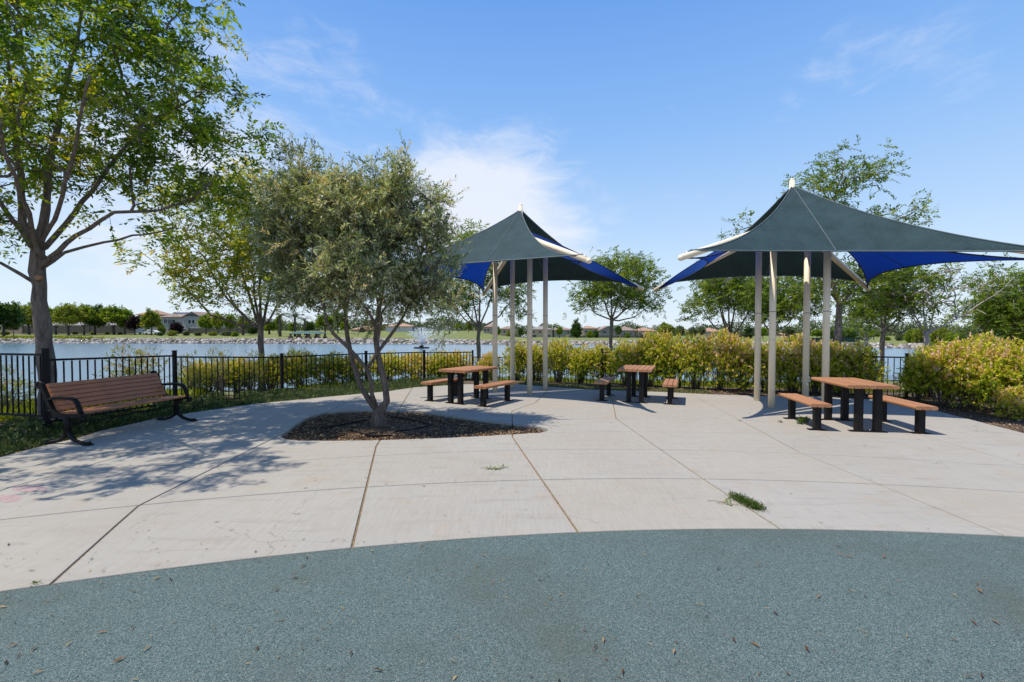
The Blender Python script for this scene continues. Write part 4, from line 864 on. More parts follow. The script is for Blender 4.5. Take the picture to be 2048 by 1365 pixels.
for S_, n_, mt, lab, h_ in ((S1, 5200, 'blade', 'low dark leafy plants mounded against the fence behind the park bench', .2), (S2, 4200, 'blade', 'low leafy mounds against the fence behind the olive', .16)):
    q = in_poly_pts(S_, n_); d_ = seg_dist(q[:, 0], q[:, 1], EDGE, False); q = q[d_ > .35]; d_ = seg_dist(q[:, 0], q[:, 1], EDGE, False)
    z_ = lumps(q, h_ * 1.0) * sstep(.3, .9, d_) * rng.uniform(.3, 1, len(q))
    tufts('low_plants', q, 8, .075, .022, mt, lab, 'ground cover', 2.2, (.05, .8), zoff=z_)
q = in_poly_pts([(-9.2, 8.8), (-7.4, 9.3), (-8.6, 13), (-10, 15), (-15, 15), (-13, 9.5)], 5200)
tufts('lime_ground_cover', q, 8, .2, .03, 'lime', 'bright lime green ground cover beyond the fence at far left', 'ground cover', 1, (0, 1))
q = in_poly_pts([(-6.3, 13.6), (-1.5, 18), (3, 16.3), (9.5, 12.5), (12, 14), (3, 20), (-2, 21), (-8, 18)], 5000); tufts('wild_grass', q, 6, .16, .02, 'lime', 'yellowish wild grass on the bank beyond the shrubs', 'grass', 1, (0, .7))
# soil chips on the right bed
q = in_poly_pts(strip(13, 24, .02, 2.0), 12000); k = len(q); zz = terrain(q[:, 0], q[:, 1]); P = np.c_[q, zz + .01 + rng.uniform(0, .02, k)]
V, F = leaves(P, rand_dirs(k, -.2, .3), norm(rng.normal(0, .4, (k, 3)) + np.array([0, 0, 1])), rng.uniform(.02, .07, k), rng.uniform(.01, .025, k), .3)
link('bark_chips', np_mesh('bark_chips', V, F, M['chips'], np.repeat(rng.uniform(0, 1, k) ** 1.5, 4)), kind='stuff', label='bark chips on the bed under the right hedge', cat='mulch')
q = in_poly_pts(strip(2, 8, -.02, .5), 5000); k = len(q); zz = terrain(q[:, 0], q[:, 1]); P = np.c_[q, zz + .01 + rng.uniform(0, .02, k)]
V, F = leaves(P, rand_dirs(k, -.2, .3), norm(rng.normal(0, .4, (k, 3)) + np.array([0, 0, 1])), rng.uniform(.02, .07, k), rng.uniform(.01, .025, k), .3)
link('bark_chips', np_mesh('bark_chips', V, F, M['chips'], np.repeat(rng.uniform(0, 1, k) ** 1.5, 4)), kind='stuff', label='bark chips along the slab edge near the park bench', cat='mulch')
# weeds and sprigs
flat0 = lambda q: np.zeros(len(q))
def weed_in_joint():
    a = gp(1468, 995); b = gp(1518, 1020); t = rng.uniform(0, 1, 260); q = np.stack([a.x + (b.x - a.x) * t, a.y + (b.y - a.y) * t], 1) + rng.normal(0, .016, (260, 2)) * (np.sin(np.pi * t) * .9 + .25)[:, None]
    tufts('grass_tuft', q, 7, .04, .006, 'grassb', 'green grass tuft growing in a slab joint', 'weed', 1.3, (.2, .8), zf=flat0)
    l = [bpy.data.objects['grass_tuft']]; l[0].pop('kind', None)
weed_in_joint()
def weed_plant(px, py, n, s, label, name='leafy_weed'):
    c = gp(px, py); k = n; d = rand_dirs(k, .1, .9); B = np.zeros((k, 3)) + d * rng.uniform(.0, .5, k)[:, None] * s; B[:, 2] = np.abs(B[:, 2]) * 1.2
    V, F = leaves(B, d + rng.normal(0, .2, d.shape), np.tile([0, 0, 1.], (k, 1)) + rng.normal(0, .3, (k, 3)), rng.uniform(.35, .8, k) * s, rng.uniform(.12, .26, k) * s, .15)
    link(name, np_mesh(name, V, F, M['leafD'], np.repeat(rng.uniform(.5, 1, k), 4)), loc=(c.x, c.y, .002), label=label, cat='weed')
weed_plant(1606, 848, 60, .17, 'dark green broad-leaved weed beside the rightmost set of picnic benches'); weed_plant(1560, 845, 22, .07, 'tiny weed left of the broad-leaved weed'); weed_plant(1478, 843, 12, .05, 'tiny dry weed on the joint near the canopy shadow tip'); weed_plant(72, 1170, 18, .035, 'tiny dark weed where joint meets rubber at far left')
def twig_sprig(px, py, ln, label, nl=14, seed=1):
    c = gp(px, py); mb = MB(); pts = [Vector((i / 8 * ln - ln / 2, math.sin(i * .7 + seed) * .02, .008 + .006 * math.sin(i))) for i in range(9)]; mb.tube(pts, .0022, 4); o = mb.build('fallen_sprig', M['dry'], None, loc=(c.x, c.y, 0), label=label, cat='sprig'); o.rotation_euler = (0, 0, rnd.uniform(-.5, .3))
    B = np.array([tuple(pts[rng.integers(3, 9)]) for _ in range(nl)]); d = rand_dirs(nl, .0, .6); V, F = leaves(B, d, np.tile([0, 0, 1.], (nl, 1)) + rng.normal(0, .4, (nl, 3)), rng.uniform(.05, .085, nl), np.full(nl, .016), .1)
    link('leaves', np_mesh('leaves', V, F, M['leafO'], np.repeat(rng.uniform(.2, .7, nl), 4)), o)
twig_sprig(985, 938, .28, 'fallen olive sprig lying on the slab below the mulch planter', 30, 1); twig_sprig(1440, 1003, .24, 'dry twig lying left of the grass tuft in the joint', 7, 2.2); twig_sprig(1455, 1010, .18, 'shorter dry twig touching the grass tuft', 6, 4)
# leaf litter: single countable scraps are tiny, so one scattered mass
def litter():
    pts = []; n1 = 460
    for _ in range(n1): pts.append(gp(rnd.uniform(-100, 2150), 1085 + rnd.random() ** 1.1 * 300))
    for _ in range(230): pts.append(gp(rnd.uniform(-50, 2100), rnd.uniform(800, 1060)))
    for _ in range(80): p = gp(rnd.uniform(0, 1000), rnd.uniform(1060, 1180)); pts.append(p)
    for l in ((-2.96, 2.95, -3.55, 6.03), (-1.2, 3.45, -1.9, 6.4), (.53, 3.73, .02, 6.9), (2.2, 3.78, 1.91, 8.4)):
        for _ in range(160): t = rnd.random(); pts.append(Vector((l[0] + (l[2] - l[0]) * t + rnd.gauss(0, .009), l[1] + (l[3] - l[1]) * t, -.006)))
    P = np.array([(p.x, p.y, .004 + p.z + rnd.uniform(0, .004)) for p in pts]); k = len(P); k0 = n1 + 310
    L = np.concatenate([rng.uniform(.012, .045, k0), rng.uniform(.008, .02, k - k0)]); L[:k0] *= np.where(rng.uniform(0, 1, k0) < .3, 1.5, .7); W = L * rng.uniform(.06, .24, k)
    V, F = leaves(P, rand_dirs(k, -.05, .12), norm(rng.normal(0, .18, (k, 3)) + np.array([0, 0, 1])), L, W, .35)
    link('leaf_litter', np_mesh('leaf_litter', V, F, M['litter'], np.repeat(rng.uniform(0, 1, k), 4)), kind='stuff', label='small dry leaves and twigs scattered over slabs and rubber', cat='leaf litter')
litter()
for (px, py, ln, lab) in ((1184, 1314, .055, 0), (900, 1292, .04, 0), (655, 1224, .05, 1)):
    pass
# chalk drawings
def chalk(pts_px, name, mat, label, z=.003):
    mb = MB(); P = [gp(*p) for p in pts_px]; mb.add([(p.x, p.y, z) for p in P], [tuple(range(len(P)))]); mb.build(name, mat, label=label, cat='chalk drawing')
def blob(cx_, cy_, rx, ry, n=16, j=.12, rot=0): return [(cx_ + rx * (1 + rnd.uniform(-j, j)) * math.cos(2 * math.pi * k / n), cy_ + ry * (1 + rnd.uniform(-j, j)) * -math.sin(2 * math.pi * k / n)) for k in range(n)]
chalk(blob(58, 978, 34, 7), 'pink_chalk_blob', M['chalkp'], 'brighter pink chalk patch on the slab below the park bench'); chalk(blob(15, 998, 30, 8), 'pink_chalk_blob', M['chalkp'], 'paler pink chalk patch touching the left edge of the picture')
mb = MB(); ri = [gp(285 + 20 * math.cos(t), 975 + 5.2 * math.sin(t)) for t in np.linspace(0, 2 * math.pi, 25)]; ro = [gp(285 + 23 * math.cos(t), 975 + 6.2 * math.sin(t)) for t in np.linspace(0, 2 * math.pi, 25)]
mb.add([(p.x, p.y, .003) for p in ri] + [(p.x, p.y, .003) for p in ro], [(k, 25 + k, 26 + k, k + 1) for k in range(24)]); mb.build('white_chalk_ring', M['chalkw'], label='small white chalk ring drawn on the slab near the left joint', cat='chalk drawing')
# ------------------------------------------------------------------ across the lake: riprap
def riprap():
    n = 7000; segs = [(LAKE[i], LAKE[i + 1]) for i in range(9, len(LAKE) - 1)]; w = np.array([math.dist(a, b) for a, b in segs]); w /= w.sum(); k = rng.choice(len(segs), n, p=w); t = rng.uniform(0, 1, n); a = np.array([s[0] for s in segs])[k]; b = np.array([s[1] for s in segs])[k]
    d = norm(b - a); nr = np.stack([d[:, 1], -d[:, 0]], 1); off = rng.uniform(-.6, 3.0, n); c = a + (b - a) * t[:, None] + nr * off[:, None]
    s = rng.uniform(.28, .62, n); z = terrain(c[:, 0], c[:, 1]); z = np.maximum(z, WZ - .1); base = np.array([[-1, -1, -.7], [1, -1, -.7], [1, 1, -.7], [-1, 1, -.7], [-.7, -.7, .7], [.7, -.7, .7], [.7, .7, .7], [-.7, .7, .7]])
    V = base[None] * s[:, None, None] * rng.uniform(.65, 1.2, (n, 8, 3)) * .62; ang = rng.uniform(0, 6.28, n); ca, sa = np.cos(ang)[:, None], np.sin(ang)[:, None]; x = V[..., 0] * ca - V[..., 1] * sa; y = V[..., 0] * sa + V[..., 1] * ca
    V = np.stack([x + c[:, :1], y + c[:, 1:], V[..., 2] + z[:, None] + .12], -1).reshape(-1, 3); f = np.array([(3, 2, 1, 0), (4, 5, 6, 7), (0, 1, 5, 4), (1, 2, 6, 5), (2, 3, 7, 6), (3, 0, 4, 7)]); F = (np.arange(n) * 8)[:, None, None] + f[None]
    link('riprap_rocks', np_mesh('riprap_rocks', V, F.reshape(-1, 4), M['rock'], np.repeat(rng.uniform(0, 1, n), 8)), kind='stuff', label='band of pale rocks along the far lake shore', cat='rocks')
riprap()
# lime bed on the far bank
def sheet(name, poly, z, mat, label, cat=None, kind=None):
    mb = MB(); mb.prism(poly, z - .6, z); mb.build(name, mat, label=label, cat=cat, kind=kind)
def far_z(px, py, Y): return at(px, py, Y)
q = in_poly_pts([(-165, 112), (-93, 109.8), (-100, 111.5), (-112, 115), (-165, 119)], 5000); tufts('lime_flower_bed', q, 3, .5, .3, 'lime', 'bright lime strip of planting above the rocks at far left', 'flower bed', 1.2, (0, 1))
# ------------------------------------------------------------------ fountain
def fountain():
    b = at(843, 698, 79); b.z = WZ; r = empty('lake_fountain', b, label='white fountain spraying in a fan from the lake', cat='fountain')
    mb = MB(); mb.tube([(0, 0, .0), (0, 0, .18)], 1.3, 20); mb.tube([(0, 0, .18), (0, 0, .5)], .35, 12); mb.build('float_base', M['black'], r)
    mb = MB()
    for ringn, el, v in ((16, 66, 7.4), (12, 76, 7.6), (14, 57, 7.2), (6, 84, 7.7)):
        for k in range(ringn):
            a = 2 * math.pi * k / ringn + rnd.uniform(-.08, .08); e = R(el + rnd.uniform(-2, 2)); vh = v * math.cos(e); vv = v * math.sin(e); T_ = vv / 9.8 * rnd.uniform(.9, 1.15); pts = []
            for s in range(9): t = T_ * s / 8; pts.append((vh * t * math.cos(a) + .10 * t * t, vh * t * math.sin(a), .5 + vv * t - 4.9 * t * t))
            mb.tube(pts, [.03 + .012 * s / 8 for s in range(9)], 4, False)
    mb.build('water_jets', M['spray'], r)
    k = 1500; a = rng.uniform(0, 6.28, k); rr = rng.uniform(0, 1, k) ** .6; P = np.stack([rr * 2.6 * np.cos(a) + rng.uniform(0, 1, k) ** 1.5 * 5.0, rr * 2.0 * np.sin(a), .4 + rng.uniform(0, 1, k) * 3.2], 1)
    V, F = leaves(P, rand_dirs(k), rand_dirs(k), rng.uniform(.15, .5, k), rng.uniform(.1, .35, k)); link('spray_mist', np_mesh('spray_mist', V, F, M['mist']), r, kind='stuff')
fountain()
# ------------------------------------------------------------------ far houses
def window(parent, c, w, h, nrm_y=-1, frame='trim', cross=True):
    mb = MB(); d = .1; mb.box((c[0], c[1], c[2] + h / 2 + d / 2), (w + 2 * d, .16, d)); mb.box((c[0], c[1], c[2] - h / 2 - d / 2), (w + 2 * d, .2, d)); mb.box((c[0] - w / 2 - d / 2, c[1], c[2]), (d, .16, h)); mb.box((c[0] + w / 2 + d / 2, c[1], c[2]), (d, .16, h))
    if cross and w > 1.2: mb.box((c[0], c[1], c[2]), (.07, .14, h))
    f = mb.build('window', M[frame], parent); mb = MB(); mb.box((c[0], c[1] + .01, c[2]), (w, .06, h)); mb.build('pane', M['pane'], f); return f
def house(name, label, px0, px1, Y, ridge, eave, base, wall, roof, wins=(), hip=True, depth=11, garage=False, extra=None, gablefront=False, over=.5):
    a = at(px0, 660, Y); b = at(px1, 660, Y); W = b.x - a.x; cx_ = (a.x + b.x) / 2; z0 = zat(base, Y) - .4; ze = zat(eave, Y); zr = zat(ridge, Y)
    r = empty(name, (cx_, Y, z0), label=label, cat='house'); h = ze - z0; H = zr - z0; w2 = W / 2; mb = MB()
    if gablefront: mb.add([(-w2, 0, 0), (w2, 0, 0), (w2, 0, h), (0, 0, H - .25), (-w2, 0, h), (-w2, depth, 0), (w2, depth, 0), (w2, depth, h), (0, depth, H - .25), (-w2, depth, h)], [(0, 1, 2, 3, 4), (9, 8, 7, 6, 5), (0, 5, 6, 1), (1, 6, 7, 2), (4, 9, 5, 0), (2, 7, 8, 3), (3, 8, 9, 4)])
    else: mb.box((0, depth / 2, h / 2), (W, depth, h))
    mb.build('wall', M[wall], r); mb = MB(); o = over
    if gablefront:
        for s in (-1, 1):
            vs = [(0, -o, H), (s * (w2 + o), -o, h - .12), (s * (w2 + o), depth + o, h - .12), (0, depth + o, H)]; vs += [(v[0], v[1], v[2] - .22) for v in vs]; mb.add(vs, [(0, 1, 2, 3), (7, 6, 5, 4), (0, 4, 5, 1), (1, 5, 6, 2), (2, 6, 7, 3), (3, 7, 4, 0)])
    else:
        rx = max(.05, w2 + o - (depth / 2 if hip else 0)); rx = rx if hip else w2 + o
        vs = [(-w2 - o, -o, h), (w2 + o, -o, h), (w2 + o, depth + o, h), (-w2 - o, depth + o, h), (-rx, depth / 2, H), (rx, depth / 2, H)]; vs += [(v[0], v[1], v[2] - .25) for v in vs[:4]]
        mb.add(vs, [(0, 1, 5, 4), (1, 2, 5), (2, 3, 4, 5), (3, 0, 4), (6, 7, 1, 0), (7, 8, 2, 1), (8, 9, 3, 2), (9, 6, 0, 3), (9, 8, 7, 6)])
    mb.build('roof', M[roof], r)
    for (u, z, w, hh) in wins: window(r, (u * W - w2, -.04, z * h), w, hh)
    return r
house('long_house', 'long low grey-walled building behind the block wall at left', 98, 268, 172, 642.5, 650.5, 665, 'wall_pale', 'roof_grey', [(u, .62, 1.2, .9) for u in (.06, .13, .17, .24, .34, .40, .52, .56, .66, .78, .9)], hip=False, depth=14)
house('long_house', 'grey-roofed building partly behind the big tree trunk at far left', 22, 84, 176, 644, 651, 665, 'wall_pale', 'roof_grey', [(.2, .6, 1.5, .9), (.7, .6, 1.5, .9)], depth=12)
hh = house('two_storey_house', 'grey two-storey house with solar panels across the lake at left', 322, 384, 176, 623.5, 634, 664, 'wall_grey', 'roof_brown', [(.16, .72, 1.4, 1.5), (.30, .70, 1.5, 1.7), (.42, .70, 1.2, 1.5)], hip=True, depth=12)
mb = MB(); mb.add([(-4.6, 2.2, zat(630, 176) - hh.location.z), (3.9, 2.2, zat(630, 176) - hh.location.z), (3.3, 4.9, zat(625, 176) - hh.location.z + .15), (-3.8, 4.9, zat(625, 176) - hh.location.z + .15), (-4.6, 2.3, zat(630, 176) - hh.location.z - .2), (3.9, 2.3, zat(630, 176) - hh.location.z - .2), (3.3, 5, zat(625, 176) - hh.location.z - .05), (-3.8, 5, zat(625, 176) - hh.location.z - .05)], [(0, 1, 2, 3), (7, 6, 5, 4), (0, 4, 5, 1), (1, 5, 6, 2), (2, 6, 7, 3), (3, 7, 4, 0)]); mb.build('solar_panel', M['solar'], hh)
hg = house('house_wing', 'gable-fronted grey wing with three dark windows, joined to the solar-panel house', 366, 404, 173, 623.5, 634.5, 664, 'wall_grey', 'roof_brown', [(.12, .78, .5, .35), (.36, .70, .9, 1.4), (.56, .70, .9, 1.4), (.9, .68, .8, 1.2)], depth=14, gablefront=True)
g = MB(); w2 = (at(404, 660, 173).x - at(366, 660, 173).x) / 2 - .5; z1 = zat(634.5, 173) - hg.location.z + .25; z2 = zat(624.5, 173) - hg.location.z - .5; g.add([(-w2, -.06, z1), (w2, -.06, z1), (0, -.06, z2), (-w2, -.01, z1), (w2, -.01, z1), (0, -.01, z2)], [(0, 1, 2), (5, 4, 3), (0, 3, 4, 1), (1, 4, 5, 2), (2, 5, 3, 0)]); g.build('gable_panel', M['gable'], hg)
house('tan_house', 'tan house wall showing right of the first far tree group', 276, 312, 190, 619, 629, 664, 'wall_tan', 'roof_tile', [(.7, .3, 1.2, 1.2)], depth=10)
house('tiled_house', 'low tiled house seen between the olive stems', 703, 746, 215, 652, 659, 672, 'wall_beige', 'roof_tile', [(.3, .5, 1.4, 1.2), (.8, .5, 1.4, 1.2)], depth=12)
house('white_house', 'pale grey windowless house behind the olive tree', 772, 822, 215, 646, 653, 673, 'wall_pale', 'roof_tile', [(.35, .35, 1.0, 1.0)], depth=12)
RH = [('tan two-storey house left of the nearer canopy posts', 966, 992, 644, 654, 676, 'wall_tan', 'roof_brown', [(.15, .72, 1.1, 1.3), (.4, .72, 1.1, 1.3), (.35, .3, 1.8, 1.5), (.8, .7, 1.1, 1.2)]), ('tan house between the first two canopy posts', 1000, 1030, 652, 658, 676, 'wall_beige', 'roof_brown', [(.3, .7, 1.1, 1.2), (.7, .7, 1.1, 1.2)]),
      ('wide tan house seen right of the third canopy post', 1062, 1105, 652.5, 659, 677, 'wall_beige', 'roof_grey', [(.12, .72, 1.2, 1.2), (.42, .72, 1.2, 1.3), (.7, .72, 1.2, 1.3), (.15, .28, 2.6, 1.6), (.6, .28, 1.6, 1.6), (.85, .28, 1.6, 1.6)]), ('grey-tan house left of the far conical tree', 1108, 1146, 654, 660, 677, 'wall_taupe', 'roof_brown', [(.3, .72, 1.2, 1.2), (.75, .72, 1.2, 1.4), (.6, .28, 1.6, 1.5)]),
      ('brown-roofed house behind far bushes left of the round dark tree', 1166, 1196, 652, 657, 677, 'wall_tan', 'roof_tile', [(.2, .7, 1.3, 1.1), (.7, .7, 1.3, 1.1)]), ('hip-roofed house just right of the round dark tree trunk', 1240, 1270, 653, 661, 677, 'wall_taupe', 'roof_brown', [(.3, .6, 1.2, 1.2), (.7, .6, 1.2, 1.2)]), ('pink-roofed low house beside the far palm', 1272, 1312, 655, 662, 677, 'wall_beige', 'roof_tile', [(.2, .6, 1.2, 1.2), (.6, .6, 1.8, 1.2)]),
      ('tiled roof rising above the hedge left of the many-stemmed tree', 1410, 1444, 656, 663, 678, 'wall_beige', 'roof_tile', [(.5, .6, 1.2, 1.2)]), ('tiled roof far behind the canopy posts at right', 1576, 1600, 664, 669, 680, 'wall_beige', 'roof_tile', [(.5, .5, 1.2, 1.2)])]
for lab, a_, b_, r_, e_, bs, wl, rf, wn in RH: house('far_house', 'far ' + lab if not lab.startswith('tiled') else lab, a_, b_, 262, r_, e_, bs, wl, rf, wn, depth=12)
house('gabled_house', 'grey gable-fronted house with two white windows behind the round dark tree', 1199, 1234, 258, 652, 661, 677, 'wall_taupe', 'roof_brown', [(.28, .80, 1.9, 1.5), (.28, .30, 1.7, 1.3), (.75, .3, 1.2, 1.2)], gablefront=True, depth=12)
# block walls
def wallrun(name, label, px0, px1, Y, top, base, mat, cat='wall', caps=True):
    a = at(px0, 660, Y); b = at(px1, 660, Y); z1 = zat(top, Y); z0 = zat(base, Y) - .5; r = empty(name, ((a.x + b.x) / 2, Y, z0), label=label, cat=cat); W = b.x - a.x; mb = MB(); mb.box((0, 0, (z1 - z0) / 2), (W, .25, z1 - z0)); mb.build('wall_panel', M[mat], r)
    if caps:
        n = max(2, int(W / 7)); m_ = MB(); m_.box((0, 0, (z1 - z0 + .15) / 2), (.5, .45, z1 - z0 + .15)); me = m_.mesh('pillar', M[mat])
        for k in range(n + 1): link('pillar', me, r, loc=(-W / 2 + W * k / n, 0, 0))
wallrun('block_wall', 'dark block wall in front of the long low building', 44, 268, 160, 652.5, 666, 'blockwall'); wallrun('block_wall', 'pinkish low wall at the far left edge across the lake', -60, 43, 158, 653, 668, 'pinkwall'); wallrun('block_wall', 'dark wall beneath the two-storey house', 378, 520, 165, 657, 666, 'blockwall')
wallrun('block_wall', 'dark wall far behind the nearer canopy posts', 890, 1060, 250, 671, 678, 'blockwall'); wallrun('block_wall', 'dark wall below the gabled house', 1140, 1330, 250, 671.5, 678, 'blockwall')
wallrun('screened_court', 'dark green screened sports court enclosure beyond the hedge at right', 1572, 1716, 100, 676, 692, 'screen', 'sports court')
# cars
def car(px, py, Y, ang, label):
    p = at(px, py, Y); p.z = T(p.x, p.y); r = empty('parked_car', (p.x, p.y, p.z), ang, label=label, cat='car', group='white cars parked across the lake')
    side = [(-2.2, .35), (-2.25, .75), (-2.0, .92), (-1.3, .98), (-.75, 1.42), (.65, 1.45), (1.35, 1.0), (2.05, .86), (2.25, .6), (2.2, .32)]
    n = len(side); mb = MB(); mb.add([(x, y * (.8 if z > 1.1 else .9), z) for y in (-1, 1) for x, z in side], [tuple(range(n)), tuple(reversed(range(n, 2 * n)))] + [(n + k, n + (k + 1) % n, (k + 1) % n, k) for k in range(n)]); mb.build('body', M['carpaint'], r)
    for s in (-1, 1):
        mb = MB(); y = s * .9; mb.add([(-1.15, y, 1.02), (-.68, y * .97, 1.35), (.58, y * .97, 1.37), (1.15, y, 1.04), (-1.15, y * .93, 1.02), (-.68, y * .85, 1.35), (.58, y * .85, 1.37), (1.15, y * .93, 1.04)], [(0, 1, 2, 3) if s > 0 else (3, 2, 1, 0), (4, 5, 6, 7), (0, 4, 5, 1), (1, 5, 6, 2), (2, 6, 7, 3)]); mb.build('side_window', M['carglass'], r)
        for x in (-1.4, 1.4): mb = MB(); mb.tube([(x, s * .72, .33), (x, s * .95, .33)], .33, 14); mb.build('wheel', M['tyre'], r)
car(293, 664, 152, .05, 'white car parked farther back beside the far tree'); car(306, 667, 146, .02, 'nearer white car overlapping the far tree trunk'); car(1052, 676, 240, .1, 'tiny white car parked far behind the canopy posts')
# picnic shelter across the lake
def shelter():
    Y = 112; a = at(574, 660, Y); b = at(640, 660, Y); W = b.x - a.x; z0 = T((a.x + b.x) / 2, Y) - .2; r = empty('lakeside_shelter', ((a.x + b.x) / 2, Y, z0), label='low green-roofed picnic shelter on the far shore', cat='shelter'); H = zat(668, Y) - z0; HR = zat(663, Y) - z0
    mb = MB(); mb.add([(-W / 2, 0, H), (W / 2, 0, H), (W / 2, 5, H), (-W / 2, 5, H), (-W / 2 + 1.2, 2.5, HR), (W / 2 - 1.2, 2.5, HR)], [(0, 1, 5, 4), (1, 2, 5), (2, 3, 4, 5), (3, 0, 4), (3, 2, 1, 0)]); mb.build('roof', M['shelter'], r)
    for x in np.linspace(-W / 2 + .6, W / 2 - .6, 4):
        for y in (.5, 4.5): mb = MB(); mb.box((x, y, H / 2), (.4, .4, H)); mb.box((x, y, .35), (.8, .8, .7)); mb.build('pillar', M['brick'], r)
shelter()
mb = MB(); mb.prism([(-43, 112.6), (-28, 111), (-26, 113), (-42, 115)], -1.0, -.38); mb.build('shore_path', M['path'], kind='structure')
# ------------------------------------------------------------------ far trees: templates then copies
def tmpl(kind, leafm, bark='farbark'):
    b = Vector((0, 0, 0)); ln = []; h = 6.0
    if kind == 'round': ells = [(0, 0, 3.7, 1.7, 1.7, 1.4), (-1.5, .3, 3.3, 1.0, 1.1, .9), (1.4, -.4, 2.9, 1.0, 1.0, .9), (.5, 0, 5.0, .9, .9, .7), (-.7, .6, 4.6, .9, .9, .7), (.3, 1.5, 3.8, .9, .9, .8), (.9, -1.3, 4.0, .8, .8, .8)]; tr = 1.8
    elif kind == 'vase': ells = [(-.3, 0, 4.3, 1.8, 1.7, .9), (-1.9, 0, 3.5, 1.0, 1.1, .7), (1.9, .2, 3.9, 1.0, 1.1, .8), (.9, 0, 5.1, .9, 1.0, .6), (-.9, .5, 5.3, .7, .8, .5), (.6, 1.6, 3.9, 1., .9, .7), (.3, -1.6, 3.5, 1., .9, .6)]; tr = 1.5
    elif kind == 'cone': ells = [(0, 0, 2.2, 1.4, 1.4, 1.3), (0, 0, 3.6, 1.1, 1.1, 1.3), (0, 0, 4.9, .7, .7, 1.0)]; tr = .8
    elif kind == 'bush': ells = [(0, 0, 2.6, 2.6, 2.6, 2.4), (-1.5, 0, 2.0, 1.6, 1.6, 1.7), (1.6, 0, 2.1, 1.6, 1.6, 1.8), (.3, 0, 4.4, 1.6, 1.6, 1.4)]; tr = .6
    limbs = [([b, Vector((.05, 0, tr * .6)), Vector((0, .05, tr))], .17, .13)] + [([Vector((0, 0, tr)), Vector((math.cos(a) * .7, math.sin(a) * .7, tr + .9)), Vector((math.cos(a) * 1.3, math.sin(a) * 1.2, tr + 1.9))], .08, .04) for a in (0.3, 1.8, 3.4, 4.9)]
    global T_SAVE
    return make_tree('far_tree', 'x', 'tree', limbs, ells, 120, leafm, per=7, tl=.5, lpt=5, ll=.34, lw=.22, tint=.5, tvar=.2, bark=bark, tipr=.02, powr=.35, seg=.6, clump=.3, twigw=0, shell=.35, droop=.1)
TP = {}
def far_tree(px, top, Y, kind, leafm, w, label, base=None, group='trees on the far shore'):
    key = (kind, leafm); p = at(px, 660, Y); z0 = T(p.x, Y) if base is None else zat(base, Y); zt = zat(top, Y); s = (zt - z0) / 5.9
    r = TP[key] if False else None
    if key not in TP: TP[key] = tmpl(kind, leafm); r = TP[key]
    else: r = copy_tree(TP[key])
    r.location = (p.x, Y, z0 - .1); q_ = rnd.uniform(.85, 1.25); r.scale = (s * w * q_, s * w / q_, s * rnd.uniform(.9, 1.06)); r.rotation_euler = (0, 0, rnd.uniform(0, 6.28)); tag(r, label, 'tree', group)
